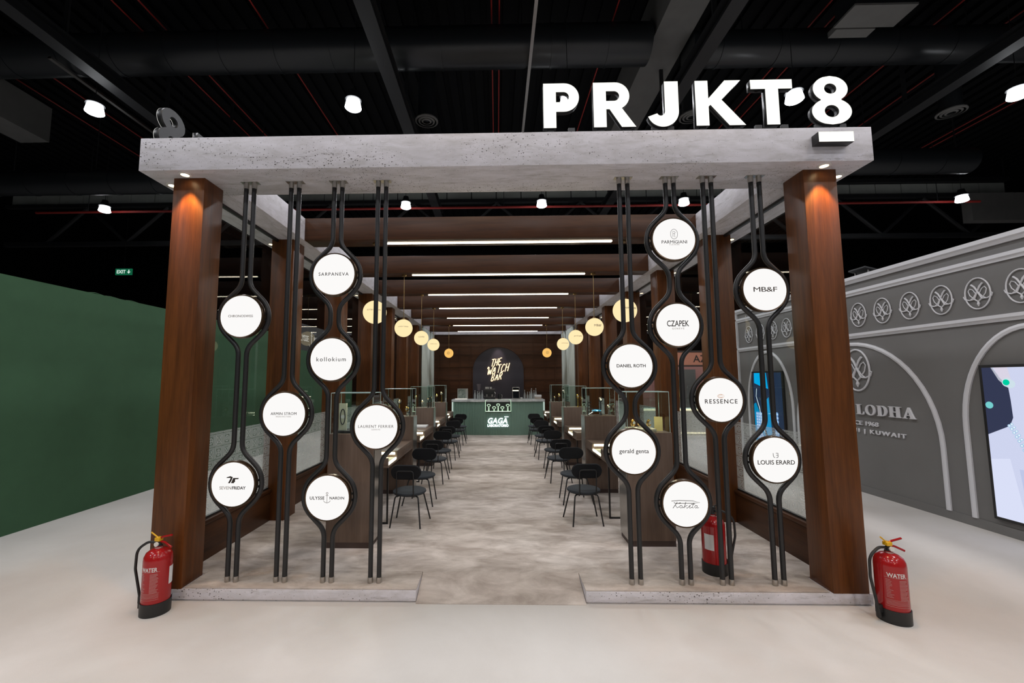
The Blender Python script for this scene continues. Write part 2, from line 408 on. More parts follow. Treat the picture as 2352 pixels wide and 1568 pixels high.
# stone ring beam
def downlight(parent, x, y, zs=SOF):
    bm = B(); lathe(bm, [(.036, -.002), (.036, -.010), (.054, -.006), (.056, 0)], 20, (x, y, zs))
    t_ = obj('downlight', bm, M_WHITE, parent)
    bm = B(); lathe(bm, [(0, -.004), (.035, -.004)], 16, (x, y, zs))
    obj('lens', bm, M_DOWN, t_)
fb = thing('stone_beam', 'long front stone lintel across the top of the booth under the lit letters', 'beam')
bm = bx(-3.33, 3.33, -.153, .39, SOF, TOP, bev=.004); obj('lintel', bm, M_STONEX, fb)
obj('backing_strip', bx(-3.30, 3.30, -.12, .38, TOP, TOP+.012), M_BLACK, fb)
for s in (-1, 1):
    downlight(fb, s*2.95, -.075); downlight(fb, s*3.235, .14)
    lamp('column_downlight', 'SPOT', (s*2.95, -.088, SOF-.03), 48, WARM, .02, spot=R(66), blend=.35)
    lamp('column_downlight', 'SPOT', (s*3.235, .14, SOF-.03), 14, WARM, .03, spot=R(80), blend=.6)
for s, nm in ((-1, 'left'), (1, 'right')):
    sb = thing('stone_beam', f'stone side beam running back along the top of the {nm} columns', 'beam')
    obj('lintel', bx(s*2.69, s*3.33, .392, 14.6, SOF, TOP, bev=.004), M_STONEY, sb)
    for k in range(1, 8):
        downlight(sb, s*3.225, k*BAY+.14)
        if k < 6: lamp('column_downlight', 'SPOT', (s*3.225, k*BAY+.14, SOF-.03), 12, WARM, .03, spot=R(80), blend=.6)
tagit(obj('stone_beam', bx(-2.688, 2.688, 14.18, 14.6, SOF, TOP, bev=.004), M_STONEX), 'far stone beam above the panelled back wall', 'beam')

# columns
for s, nm in ((-1, 'left'), (1, 'right')):
    for k in range(8):
        t = thing('wooden_column', ('front ' + nm + ' walnut column holding the stone lintel' if k == 0 else f'{ORD[k]} walnut column from the front in the {nm} row'), 'column', (s*(XO+XI)/2, k*BAY, .098), 0, f'walnut columns of the {nm} row')
        obj('shaft', bx(-.15, .15, 0, .275, 0, SOF-.098, bev=.003), M_WOODZ, t)
        if k: obj('pilaster', bx(-.15*1, .15, -.05, -.002, 0, SOF-.098, bev=.003), M_WOODZ, t)

# base rails, glass and printed film in each bay
for s, nm in ((-1, 'left'), (1, 'right')):
    for k in range(7):
        y0, y1 = k*BAY+.277, (k+1)*BAY-.052
        if k >= 6: y1 = (k+1)*BAY-.052
        bm = bx(s*2.99, s*3.09, y0, y1, .098, .47, bev=.003); box(bm, s*2.975, s*3.09, y0, y1, .47, .51, .003)
        struct(f'baseboard_{nm}', bm, M_WOODY)
        g = struct(f'window_{k+1 if s < 0 else k+8}', bx(s*3.03, s*3.042, y0, y1, .51, SOF), M_GLASS)
        bm = B(); box(bm, s*3.022, s*3.052, y0, y1, .505, .53); box(bm, s*3.02, s*3.06, y0, y1, SOF-.03, SOF)
        obj('gasket', bm, M_BLACK, g)
        o = obj('printed_film', bx(s*3.026, s*3.029, y0+.002, y1-.002, .53, 1.372), M_FROST, g)

# wooden cross beams with LED strips, globes hanging under five of them
for k in range(7):
    y0 = (k+1)*BAY
    t = thing('ceiling_beam', f'{ORD[k]} walnut ceiling beam from the front with a lit strip underneath', 'beam', (0, y0, SOF), 0, 'walnut ceiling beams')
    bm = bx(-2.688, 2.688, 0, .31, .0, TOP-SOF, bev=.003); obj('beam', bm, M_WOODX, t)
    obj('light_strip', bx(-1.582, 1.582, .133, .177, -.012, -.001), M_STRIP, t)
LOGO = ['', '', '', '', '']
for s, nm in ((-1, 'left'), (1, 'right')):
    txts = {0: 'ULYSSE NARDIN' if s < 0 else 'PARMIGIANI', 1: 'LAURENT FERRIER' if s < 0 else 'MB&F', 2: 'CZAPEK' if s < 0 else 'gerald genta', 3: 'DANIEL ROTH' if s < 0 else 'CHRONOSWISS', 5: None}
    for i, k in enumerate((0, 1, 2, 3, 5)):
        far = k == 5
        t = thing('globe_pendant', (f'amber round globe pendant farthest back on the {nm} side' if far else f'{ORD[i]} glowing globe pendant from the front in the {nm} row'), 'pendant lamp', (s*1.733, (k+1)*BAY+.155, SOF), 0, 'globe pendants')
        obj('canopy', lathe(B(), [(0, 0), (.045, 0), (.045, -.025), (.012, -.03)], 18), M_BRASS, t)
        obj('stem', cyl(B(), (0, 0, -.02), (0, 0, -.835), .006, 8), M_BRASS, t)
        gz = -.987
        gl = obj('globe', sphere(B(), (0, 0, gz), .1615, 28, 18), M_GLOBEO if far else M_GLOBE, t)
        obj('cap', lathe(B(), [(.03, gz+.155), (.03, gz+.175), (.008, gz+.185)], 14), M_BRASS, t)
        def wrap(u, v, d): 
            a = u/.1615; rr = .1615+.0008+d
            return (rr*math.sin(a)*math.cos(v/.1615), -rr*math.cos(a)*math.cos(v/.1615), gz+rr*math.sin(v/.1615))
        if txts[k]: text('lettering', txts[k], FRONT, M_INKG, t, width=.19 if len(txts[k]) > 6 else .14, off=(.03, .012), post=wrap, d1=.001)
        else:
            bm = B()
            for q in range(8):
                a = q*PI/4; tube(bm, [wrap(.05*math.cos(a+j*.12), .05*math.sin(a+j*.12)*1, .001) for j in range(5)], .005, 5)
                tube(bm, [wrap(r_*math.cos(a), r_*math.sin(a), .001) for r_ in (.015, .035)], .004, 5)
            obj('emblem', bm, M_INKG, t)

# ------------------------------------------------------------------ black pipe pairs with round lit signs
PY_ = .12; RG = .238; GP = .039; PR_ = .0215
POLES = [(-2.44, 'leftmost', [2.52, .977]), (-1.995, 'second from left', [1.607]), (-1.57, 'third from left', [2.914, 2.11, .86]), (-1.14, 'fourth from left', [1.491]),
         (1.19, 'fourth from right', [2.038, 1.269]), (1.63, 'third from right', [3.221, 2.412, .815]), (1.985, 'second from right', [1.728]), (2.44, 'rightmost', [2.735, 1.197])]
for px, nm, discs in POLES:
    t = thing('pipe_pair', f'{nm} pair of slim black pipes from platform to stone lintel', 'pipe screen', (px, PY_, FL), 0, 'black pipe pairs across the front')
    for s in (-1, 1):
        pts = [(s*GP, 0, SOF-FL-.055)]; rad = [0]
        for z0 in sorted(discs, reverse=True):
            z0 -= FL; h = 1.4142*RG-GP
            pts.append((s*GP, 0, z0+h)); rad.append(.17)
            ac = [(s*RG*math.cos(R(a)), 0, z0+RG*math.sin(R(a))) for a in range(45, -46, -9)]
            pts += ac; rad += [0]*len(ac)
            pts.append((s*GP, 0, z0-h)); rad.append(.17)
        pts.append((s*GP, 0, .05)); rad.append(0)
        obj('pipe', tube(B(), fillet(pts, rad, 7), PR_, 12), M_BLACK, t)
        obj('cap', cyl(B(), (s*GP, 0, .001), (s*GP, 0, .05), PR_+.003, 16), M_STEEL, t)
        obj('cap', cyl(B(), (s*GP, 0, SOF-FL-.062), (s*GP, 0, SOF-FL-.004), PR_+.003, 16), M_STEEL, t)
    fl = B()
    for z0, z1 in ((SOF-FL-.004, SOF-FL), ):
        box(fl, -.085, .085, -.03, .03, z0, z1)
    obj('flange', fl, M_STEEL, t)

def strokes(parent, polys, r, mat, off=(0, 0), sc=1, name='emblem', y=0):
    bm = B()
    for p in polys: tube(bm, [(off[0]+u*sc, y, off[1]+v*sc) for u, v in p], r, 6)
    return obj(name, bm, mat, parent)
def circ(cx, cz, rx, rz, a0=0, a1=360, n=24): return [(cx+rx*math.cos(R(a0+(a1-a0)*i/n)), cz+rz*math.sin(R(a0+(a1-a0)*i/n))) for i in range(n+1)]
def disc(px, z0, label, fill):
    t = thing('round_sign', label, 'lit sign', (px, PY_, z0), 0, 'round lit signs in the pipe screen')
    bm = lathe(B(), [(.196, .052), (.206, .054), (.209, .045), (.209, .004), (.204, 0), (0, 0)], 48, axis='y')
    obj('drum', bm, M_BRONZE, t)
    obj('lit_face', lathe(B(), [(.1955, .0525), (.19, .056), (.10, .057), (0, .057)], 48, axis='y'), M_SIGN, t)
    for s in (-1, 1):
        bm = B()
        for dz in (-.028, .028): box(bm, s*.207, s*.2155, -.022, .012, dz-.009, dz+.009)
        obj('bracket', bm, M_BLACK, t)
    e = -.0585
    F = lambda u, v, d: (u, e-d, v)
    fill(t, F, e)
    return t
def T(s, w, off=(0, 0), mat=None, bold=0, h=None, sp=1, name='lettering', shear=0):
    return lambda t, F, e: text(name, s, F, mat or M_INK, t, width=w, height=h, off=off, bold=bold, spacing=sp, d0=0, d1=.0015, shear=shear)
def multi(*fs):
    def g(t, F, e):
        for f in fs: f(t, F, e)
    return g
def anchor(t, F, e):
    strokes(t, [circ(0, .042, .008, .008), [(0, .034), (0, -.04)], [(-.012, .022), (.012, .022)], circ(0, -.008, .034, .034, 205, 335, 10)], .0018, M_INKG, y=e)
def seven(t, F, e):
    L = [[(-.055, .052), (-.022, .062), (.002, .054), (-.006, .03), (-.022, .0), (-.040, .0), (-.024, .03), (-.018, .047), (-.054, .046)],
         [(.006, .046), (.058, .046), (.052, .036), (.026, .035), (.022, .026), (.026, .018), (.012, .0), (-.012, .0)]]
    for q in L: shape_mesh('emblem', [[(u, v+.012) for u, v in q]], F, 0, .0015, M_INK, t)
def pmono(t, F, e):
    strokes(t, [circ(0, .045, .033, .047), [(-.012, .02), (-.012, .07), (.004, .071), (.013, .06), (.004, .05), (-.008, .049)], [(.004, .05), (.004, .018), (.012, .018)]], .0017, M_INK, y=e)
def lemono(t, F, e):
    strokes(t, [[(-.022, .06), (-.022, .035), (-.017, .025), (-.008, .022)], [(.002, .06), (.02, .06), (.02, .028), (.014, .022), (.004, .022)], [(.004, .042), (.018, .042)]], .0022, M_INK, y=e)
def egg(t, F, e):
    strokes(t, [circ(0, .033, .028, .017), circ(-.006, .033, .019, .012), circ(.006, .033, .017, .014, 60, 300, 14)], .0012, emit('copper_print', (.75, .42, .25), .8), y=e)
def raketa(t, F, e):
    k = [[(-.115, -.035), (-.075, .018)], [(-.105, .014), (-.085, .003), (-.045, .012)], [(-.095, -.005), (-.078, -.033), (-.062, -.022)],
         [(-.035, -.012), (-.05, -.012), (-.058, -.026), (-.045, -.034), (-.03, -.015), (-.034, -.033), (-.02, -.026)],
         [(0, .018), (-.018, -.034)], [(.012, -.01), (-.010, -.02), (.008, -.035), (.022, -.025)],
         [(.024, -.022), (.042, -.014), (.036, -.008), (.026, -.02), (.032, -.034), (.05, -.028)],
         [(.07, .012), (.052, -.03), (.066, -.032)], [(.045, .0), (.08, .002)],
         [(.098, -.012), (.082, -.012), (.074, -.026), (.086, -.034), (.1, -.015), (.096, -.033), (.112, -.03)],
         [(-.125, .026), (-.06, .032), (.06, .028), (.122, .014), (.06, .008), (-.08, .006)]]
    strokes(t, k, .0024, M_INK, y=e, name='lettering')
def mbf(t, F, e):
    text('lettering', 'MB&F', F, M_INK, t, width=.215, height=.044, d1=.0015, spacing=.92)
DS = [(-2.44, 2.52, 'upper round lit sign on the leftmost black pipe pair', T('CHRONOSWISS', .235, sp=1.02, mat=M_INKG)),
      (-2.44, .977, 'lower round lit sign on the leftmost pipe pair with winged dark mark', multi(seven, T('SEVEN', .108, (-.062, -.03), M_INKL), T('FRIDAY', .125, (.062, -.03), bold=.02))),
      (-1.995, 1.607, 'only round lit sign on the second pipe pair from left', multi(T('ARMIN STROM', .24, (0, .005), sp=1.05), T('MANUFACTURE', .14, (0, -.022), M_INKL, sp=1.3))),
      (-1.57, 2.914, 'topmost round lit sign on the third pipe pair from left', T('SARPANEVA', .285, sp=1.25, bold=.004)),
      (-1.57, 2.11, 'middle round lit sign on the third pipe pair from left', T('kollokium', .275, sp=1.25)),
      (-1.57, .86, 'lowest sign on the third pipe pair from left, with an anchor', multi(anchor, T('ULYSSE', .132, (-.09, -.0), bold=.012, sp=1.08), T('NARDIN', .132, (.09, -.0), bold=.012, sp=1.08))),
      (-1.14, 1.491, 'only round lit sign on the fourth pipe pair, left of the entrance', multi(T('LAURENT FERRIER', .325, (0, .004), M_INKG, sp=1.15), T('GENEVE', .08, (0, -.024), M_INKL, sp=1.4))),
      (1.19, 2.038, 'upper of two lit signs on the pipe pair right of the entrance', T('DANIEL ROTH', .262, bold=.014)),
      (1.19, 1.269, 'lower of two lit signs on the pipe pair right of the entrance', T('gerald genta', .262, bold=.004)),
      (1.63, 3.221, 'topmost sign on the third pipe pair from right, with oval monogram', multi(pmono, T('PARMIGIANI', .235, (0, -.03)), T('FLEURIER', .09, (0, -.056), M_INKL, sp=1.5))),
      (1.63, 2.412, 'middle round lit sign on the third pipe pair from right', multi(T('CZAPEK', .20, (0, .012), h=.055, bold=.008), T('GENEVE', .11, (0, -.035), M_INKL, sp=1.5))),
      (1.63, .815, 'lowest sign on the third pipe pair from right, in dark script', raketa),
      (1.985, 1.728, 'only lit sign on the second pipe pair from right, with copper ovals', multi(egg, T('RESSENCE', .29, (0, -.014), sp=1.25, bold=.008))),
      (2.44, 2.735, 'upper round lit sign on the rightmost black pipe pair', mbf),
      (2.44, 1.197, 'lower round lit sign on the rightmost black pipe pair', multi(lemono, T('LOUIS ERARD', .325, (0, -.02), bold=.008)))]
for a in DS: disc(*a)

# ------------------------------------------------------------------ lit letters on the lintel
def letters():
    P = [[(0, 0), (.27, 0), (.27, .36)] + arc(.44, .68, .32, .32, -90, 90, 18) + [(0, 1)],
         [(.27, .575)] + arc(.43, .69, .115, .115, -90, 90, 12) + [(.27, .805)]]
    Rr = [[(0, 0), (.27, 0), (.27, .40), (.34, .40), (.59, 0), (.89, 0), (.60, .42)] + arc(.46, .695, .305, .305, -58, 90, 16) + [(0, 1)],
          [(.27, .585)] + arc(.44, .695, .11, .11, -90, 90, 12) + [(.27, .805)]]
    J = [[(.40, 1), (.69, 1)] + arc(.355, .335, .335, .345, 0, -160, 20) + arc(.31, .34, .09, .105, -150, 0, 10)]
    K = [[(0, 0), (.27, 0), (.27, .42), (.31, .46), (.69, 0), (1.03, 0), (.545, .57), (.96, 1), (.625, 1), (.27, .60), (.27, 1), (0, 1)]]
    Tt = [[(.305, 0), (.575, 0), (.575, .795), (.87, .795), (.87, 1), (0, 1), (0, .795), (.305, .795)]]
    out = []
    e1, e2 = (.77, .285, .36), (.27, .29, .41)       # (centre v, half height, half width)
    ys = [-.02+1.075*i/48 for i in range(49)]
    hw = lambda y: max([w_*math.sqrt(max(0, 1-((y-c_)/h_)**2)) for c_, h_, w_ in (e1, e2)])
    rgt = [(.41+hw(y), y) for y in ys]; lft = [(.41-hw(y), y) for y in ys[::-1]]
    E8 = [rgt+lft[1:-1], arc(.41, .775, .128, .115, 0, 360, 20)[:-1], arc(.41, .275, .15, .135, 0, 360, 20)[:-1]]
    return [('P', .408, .44*.76, P), ('R', .867, 1, Rr), ('J', 1.345, 1, J), ('K', 1.797, 1, K), ('T', 2.30, 1, Tt), ('8', 2.84, 1, E8)]
CAP = .432
def make_sign(name, label, loc, rotz, bo=0):
    t = thing(name, label, 'sign', loc, rotz)
    box_ = B(); box(box_, .30, 3.25, -.115, -.075, -.045, -.028); 
    obj('rail', box_, M_BLACK, t)
    for ch, x0, k, loops in letters():
        lp = [[(x0+u*CAP, v*CAP) for u, v in l] for l in loops]
        body = shape_mesh('letter', lp, lambda u, v, d: (u, d, v), -.126, -.072, M_BLACK, t)
        shape_mesh('lit_face', lp, lambda u, v, d: (u, d, v), -.1285, -.127, M_LETTER, body)
        bm = B(); xs = [u for l in lp for u, v in l]
        box(bm, min(xs)+.04, min(xs)+.10, -.105, -.08, -.03, .012); box(bm, max(xs)-.10, max(xs)-.04, -.105, -.08, -.03, .012)
        obj('foot', bm, M_BLACK, body)
    body = obj('underline_bar', bx(2.795, 3.10, -.235+bo, -.154+bo, -.235, -.14, bev=.002), M_BLACK, t)
    obj('lit_face', bx(2.797, 3.098, -.2375+bo, -.236+bo, -.233, -.142), M_LETTER, body)
    return t
make_sign('letter_sign', 'large lit white letters standing on the front stone lintel', (0, 0, 4.212), 0)
make_sign('letter_sign', 'second letter sign seen edge on over the left end of the lintel', (-3.25, 3.23, 4.212), -PI/2, .073)

# ------------------------------------------------------------------ chairs
def make_chair():
    t = thing('dining_chair', 'x', 'chair')
    # seat: round cushion, slightly flattened
    prof = [(0, .372), (.15, .372), (.195, .378), (.212, .395), (.208, .412), (.18, .423), (.10, .424), (0, .421)]
    obj('seat', lathe(B(), prof, 30), M_SEAT, t)
    # backrest: curved pill-shaped pad behind the seat
    bm = B(); rings = []
    for d, k in ((-.020, .90), (-.012, .98), (0, 1), (.012, .98), (.020, .90)):
        pts = arc(.10, 0, .092*k, .088*k, -90, 90, 10) + arc(-.10, 0, .092*k, .088*k, 90, 270, 10)
        rings.append([bm.verts.new((u, -.205+d+u*u*.9, .672+v)) for u, v in pts])
    for a, b in zip(rings, rings[1:]): bridge(bm, a, b)
    bm.faces.new(rings[0]); bm.faces.new(rings[-1][::-1])
    obj('backrest', bm, M_FABRIC, t)
    for sx in (-1, 1):
        # front and rear legs bend out of the seat ring
        for sy_, xb, yb in ((1, .225, .195), (-1, .19, -.195)):
            pts = fillet([(sx*.10, sy_*.10, .364), (sx*.145, sy_*.135, .362), (sx*xb, yb, .001)], .04, 5)
            obj('leg', tube(B(), pts, .0095, 8), M_BLACK, t)
    # bracket carrying the backrest
    pts = fillet([(-.10, -.10, .368), (-.105, -.205, .375), (-.105, -.232, .69), (.105, -.232, .69), (.105, -.205, .375), (.10, -.10, .368)], [0, .03, .035, .035, .03, 0], 5)
    obj('back_frame', tube(B(), pts, .0085, 8), M_BLACK, t)
    bm = B(); tube(bm, circ3 := [(.13*math.cos(a*PI/8), .13*math.sin(a*PI/8), .364) for a in range(16)], .008, 6, closed=True)
    obj('seat_frame', bm, M_BLACK, t)
    return t
chair0 = None
for s, nm in ((-1, 'left'), (1, 'right')):
    for k in range(4):
        for j in (0, 1):
            y = (1.70 if j == 0 else 2.61)+2.2*k+(.09 if s > 0 else 0)
            x = s*(1.155 if j == 0 else 1.17) + (.0 if s < 0 else -.085 if j == 0 else -.05)
            if chair0 is None: c = chair0 = make_chair()
            else: c = copy_tree(chair0)
            c.location = (x, y, FL)
            c.rotation_euler = (0, 0, (R(-s*-4) if j == 0 else PI+R(s*5)))
            n_ = k*2+j
            c['label'] = f'{ORD[n_]} charcoal chair from the front in the {nm} row, {"its back to the entrance" if j == 0 else "turned to face the entrance"}'
            c['group'] = f'charcoal chairs of the {nm} row'

# ------------------------------------------------------------------ display cases with glass hoods
def hood(bm, x0, x1, y0, y1, z0, z1, th=.008):
    box(bm, x0, x1, y0, y0+th, z0, z1); box(bm, x0, x1, y1-th, y1, z0, z1)
    box(bm, x0, x0+th, y0+th, y1-th, z0, z1); box(bm, x1-th, x1, y0+th, y1-th, z0, z1)
    box(bm, x0, x1, y0, y1, z1, z1+th)
PT = 1.325
def watch_stand(t_mat, h, label, loc, rz, strapmat, group='watches on show'):
    t = thing('display_watch', label, 'watch', loc, rz, group)
    obj('stand', lathe(B(), [(.030, 0), (.030, .006), (.012, .012), (.010, h-.03), (.014, h-.02), (.0, h-.018)], 16), t_mat, t)
    bm = B(); pts = [(.026*math.cos(a), -.004+.004*math.sin(2*a), h+.012+.034*math.sin(a)) for a in [i*2*PI/20 for i in range(20)]]
    tube(bm, pts, .0075, 6, closed=True); obj('strap', bm, strapmat, t)
    wc = obj('watch_case', lathe(B(), [(0, -.004), (.021, -.004), (.022, .004), (.019, .007), (0, .007)], 20, (0, -.018, h+.014), 'y'), M_GOLD, t)
    obj('dial', lathe(B(), [(0, .0075), (.0175, .0075)], 18, (0, -.018, h+.014), 'y'), M_DIAL, wc)
    return t
M_GOLD = plain('polished_gold', (.72, .46, .12), .22, 1.0); M_SILVER = plain('polished_silver', (.75, .74, .72), .2, 1.0)
M_DIAL = plain('white_dial', (.75, .74, .70), .4); M_CREAM = plain('cream_display_bed', (.70, .62, .46), .6)
M_DARKD = plain('dark_display_stand', (.03, .03, .035), .4); M_BLUE = plain('blue_enamel', (.02, .25, .45), .25, .3)
M_CARD = plain('pale_card', (.62, .60, .46), .6); M_GREENG = plain('sage_green_fluting', (.155, .255, .205), .5, 0, .05, 12)
M_YELLOWC = plain('yellow_card', (.75, .62, .25), .6); M_PAPER = plain('white_paper', (.75, .75, .76), .7)
cases = []
for s, nm in ((-1, 'left'), (1, 'right')):
    for k in range(4):
        y0 = .885+2.2*k+(.085 if s > 0 else 0)
        xa, xb = s*1.40, s*1.905
        t = thing('display_case', f'{ORD[k]} brown display case with glass hood from the front in the {nm} row', 'display case', (s*1.65, y0, FL), 0, 'brown display cases')
        hx = .25
        obj('plinth', bx(-hx, hx, 0, .34, .06, PT-FL, bev=.003), M_PLINTHZ, t)
        obj('toe_kick', bx(-hx+.004, hx-.004, .004, .336, 0, .06), M_TOE, t)
        si = -s    # side towards the aisle
        obj('edge_panel', bx(si*(hx+.001), si*(hx+.012), .03, .31, .06, PT-FL-.004), M_STEEL, t)
        bm = B(); hood(bm, -hx+.015, hx-.015, .015, .325, PT-FL, 1.765-FL)
        h_ = obj('glass_hood', bm, M_HOOD, t)
        bm = B(); z0, z1 = PT-FL+.001, 1.773-FL; a, b, c_, d_ = -hx+.015, hx-.015, .015, .325
        for xx in (a, b):
            for yy in (c_, d_): cyl(bm, (xx, yy, z0), (xx, yy, z1), .0028, 6)
        for yy in (c_, d_): cyl(bm, (a, yy, z1), (b, yy, z1), .0035, 6)
        for xx in (a, b): cyl(bm, (xx, c_, z1), (xx, d_, z1), .0035, 6)
        obj('hood_edges', bm, M_EDGE, h_)
        cases.append((s, nm, k, s*1.65, y0))
        lamp('case_lamp', 'AREA', (s*1.65, y0+.17, 1.755), 1.6, (1, .9, .72), .12)
for s, nm, k, cx, y0 in cases:
    place = f'in the {ORD[k]} display case of the {nm} row'
    if s < 0 and k == 0:
        t = thing('picture_card', 'tall pale card with an oval watch picture in the first left display case', 'card', (cx-.13, y0+.10, PT))
        obj('card', bx(-.045, .045, 0, .008, .0, .30), M_CARD, t)
        strokes(t, [circ(0, .15, .026, .085)], .005, M_DARKD, y=-.004, name='printed_watch'); obj('printed_dial', lathe(B(), [(0, .004), (.022, .004)], 20, (0, 0, .15), 'y'), M_DIAL, t)
        tagit(obj('display_tray', bx(cx-.2, cx+.19, y0+.05, y0+.28, PT, PT+.03, bev=.003), M_DARKD), 'dark low tray in the first left display case', 'tray')
        bpy.data.objects['picture_card'].location.z = PT+.03
        watch_stand(M_SILVER, .10, f'silver watch on short stand {place}', (cx+.08, y0+.15, PT+.03), .2, M_DARKD)
    elif s > 0 and k == 0:
        tagit(obj('display_tray', bx(cx-.19, cx+.10, y0+.05, y0+.28, PT, PT+.035, bev=.003), M_CREAM), 'cream tray of gold watches in the first right display case', 'tray')
        for i in range(3): watch_stand(M_CREAM, .05, f'{["left", "middle", "right"][i]} of three gold watches {place}', (cx-.14+.09*i, y0+.13+.03*(i % 2), PT+.035), R(25), M_GOLD)
        t = thing('yellow_card', 'yellow folded card leaning in the first right display case', 'card', (cx+.17, y0+.18, PT), R(-20))
        obj('card', bx(-.045, .045, 0, .004, 0, .16), M_YELLOWC, t)
    elif s > 0 and k == 1:
        t = thing('table_clock', 'blue gemmed clock on splayed silver legs in the second right case', 'clock', (cx-.03, y0+.16, PT))
        obj('body', lathe(B(), [(0, .06), (.07, .06), (.085, .07), (.07, .085), (.03, .095), (0, .097)], 28), M_BLUE, t)
        for a in (30, 150, 210, 330): obj('leg', tube(B(), [(.05*math.cos(R(a)), .05*math.sin(R(a)), .062), (.15*math.cos(R(a)), .09*math.sin(R(a)), .002)], .004, 6), M_SILVER, t)
        for i in range(8): obj('gem', sphere(B(), (.082*math.cos(i*PI/4), .082*math.sin(i*PI/4), .073), .009, 8, 6), M_SILVER, t)
        watch_stand(M_DARKD, .24, f'watch on tall dark stand {place}', (cx+.06, y0+.25, PT), 0, M_DARKD)
        watch_stand(M_SILVER, .12, f'watch on silver stand {place}', (cx+.19, y0+.24, PT), 0, M_SILVER)
    elif s > 0 and k == 2:
        for i in range(2): watch_stand(M_GOLD, .22-.05*i, f'{["taller", "shorter"][i]} gold stand with watch {place}', (cx+.07+.09*i, y0+.14, PT), 0, M_GOLD)
    else:
        for i in range(3): watch_stand([M_SILVER, M_DARKD, M_GOLD][(i+k) % 3], .10+.06*((i+k) % 3), f'{["left", "middle", "right"][i]} of three watches {place}', (cx-.15+.14*i, y0+.12+.06*(i % 2), PT), .3-.2*i, [M_DARKD, M_SILVER, M_GOLD][(i*2+k) % 3])
    # a slim black clip rack stands at the aisle side of each hood
    if k > 0:
        t = thing('clip_rack', f'slim black clip rack {place}', 'rack', (cx-s*.19, y0+.07, PT))
        obj('post', cyl(B(), (0, 0, 0), (0, 0, .24), .006, 8), M_BLACK, t)
        for i in range(4): obj('clip', bx(s*.0, s*.05, -.012, .012, .06+.05*i, .07+.05*i), M_BLACK, t)

# ------------------------------------------------------------------ lit tables between the cases
table0 = {}
for s, nm in ((-1, 'left'), (1, 'right')):
    for k in range(4):
        ya = (1.56 if s < 0 else 1.80)+2.2*k; L = 3.08+2.2*k+(.085 if s > 0 else 0)-ya; g0, g1 = (0, .48) if s < 0 else (.40, .95)
        if k == 3: L = 1.25
        lab = f'{ORD[k]} lit watch table from the front in the {nm} row'
        if s in table0 and k < 3:
            t = copy_tree(table0[s]); t.location = (s*1.40, ya, FL); t['label'] = lab; continue
        t = thing('watch_table', lab, 'table', (s*1.40, ya, FL), 0, 'lit watch tables')
        W = .53; o = lambda a: s*a                      # local x grows away from the aisle
        zt = .955-FL
        bm = B(); box(bm, o(.0), o(W), 0, L-.004, zt-.135, zt-.11, .002)
        if g0 > 0: box(bm, o(.0), o(W), 0, g0, zt-.11, zt, .002)
        else: box(bm, o(.0), o(W), 0, .02, zt-.11, zt-.014, .002)
        box(bm, o(.0), o(W), g1, L-.004, zt-.11, zt, .002); box(bm, o(W-.02), o(W), max(g0, .02), g1, zt-.11, zt-.014)
        obj('tray', bm, M_PLINTH, t)
        y0_, y1_ = max(g0, .02)+.004, g1-.004
        obj('display_bed', bx(o(.03), o(W-.025), y0_, y1_, zt-.108, zt-.085), M_CREAM, t)
        obj('glass_top', bx(o(-.002), o(W+.002), g0-.002 if g0 == 0 else g0+.002, y1_, zt-.013, zt-.003), M_HOOD, t)
        obj('side_glass', bx(o(.001), o(.007), y0_, y1_, zt-.108, zt-.014), M_HOOD, t)
        obj('light_strip', bx(o(.010), o(.026), y0_, y1_, zt-.107, zt-.085), M_STRIP, t)
        obj('light_strip', bx(o(.03), o(W-.03), y1_-.022, y1_, zt-.045, zt-.017), M_STRIP, t)
        for a in (.02, W-.04): obj('leg', bx(o(a), o(a+.02), .10, .12, .0, zt-.136), M_BLACK, t)
        obj('foot_bar', bx(o(.02), o(W-.02), .10, .12, 0, .02), M_BLACK, t)
        obj('bracket', bx(o(.12), o(W-.12), L-.32, L-.006, zt-.27, zt-.137), M_WOODX, t)
        if k == 0: table0[s] = t
tagit(obj('magazine', bx(-1.86, -1.48, 4.85, 5.2, .954, .985, bev=.003), M_PAPER), 'white magazine stack on the second left lit table', 'magazine')

# ------------------------------------------------------------------ bar counter
def yfront(x): return 10.245+.17*(x/1.55)**2
BX = 1.55
t = thing('bar_counter', 'curved sage green fluted bar with pale marble top', 'bar', (0, 0, FL))
bm = B(); nf = 58; prof = []
for i in range(nf+1):
    x = -BX+.05+(2*BX-.1)*i/nf
    for dx, dy in ((-.013, .0), (-.006, -.0), (.006, -.0), (.008, .014), (.013, .014)) if i < nf else ((0, 0),):
        if abs(x+dx) <= BX-.04: prof.append((x+dx+.013, yfront(x)+.03+dy))
def in_win(x): return -.425 < x < .425
def wall_run(bm, pts, z0, z1):
    A = [bm.verts.new((x, y, z0)) for x, y in pts]; D = [bm.verts.new((x, y, z1)) for x, y in pts]
    for i in range(len(pts)-1): bm.faces.new((A[i], A[i+1], D[i+1], D[i]))
zt_ = 1.195-FL
wall_run(bm, prof, 0, .87-FL)
wall_run(bm, [p for p in prof if p[0] <= -.40], .87-FL, zt_); wall_run(bm, [p for p in prof if p[0] >= .40], .87-FL, zt_)
obj('fluted_front', bm, M_GREENG, t, recalc=False)
bm = B(); box(bm, -BX+.05, -BX+.10, yfront(BX)+.03, 11.1, 0, zt_); box(bm, BX-.10, BX-.05, yfront(BX)+.03, 11.1, 0, zt_); box(bm, -BX+.10, BX-.10, 10.55, 10.6, 0, zt_)
obj('carcass', bm, M_GREENG, t)
M_MARBLE = carpet('pale_marble', (.42, .44, .43), (.68, .70, .70), 5, .35, .6, fine=60, bump=0)
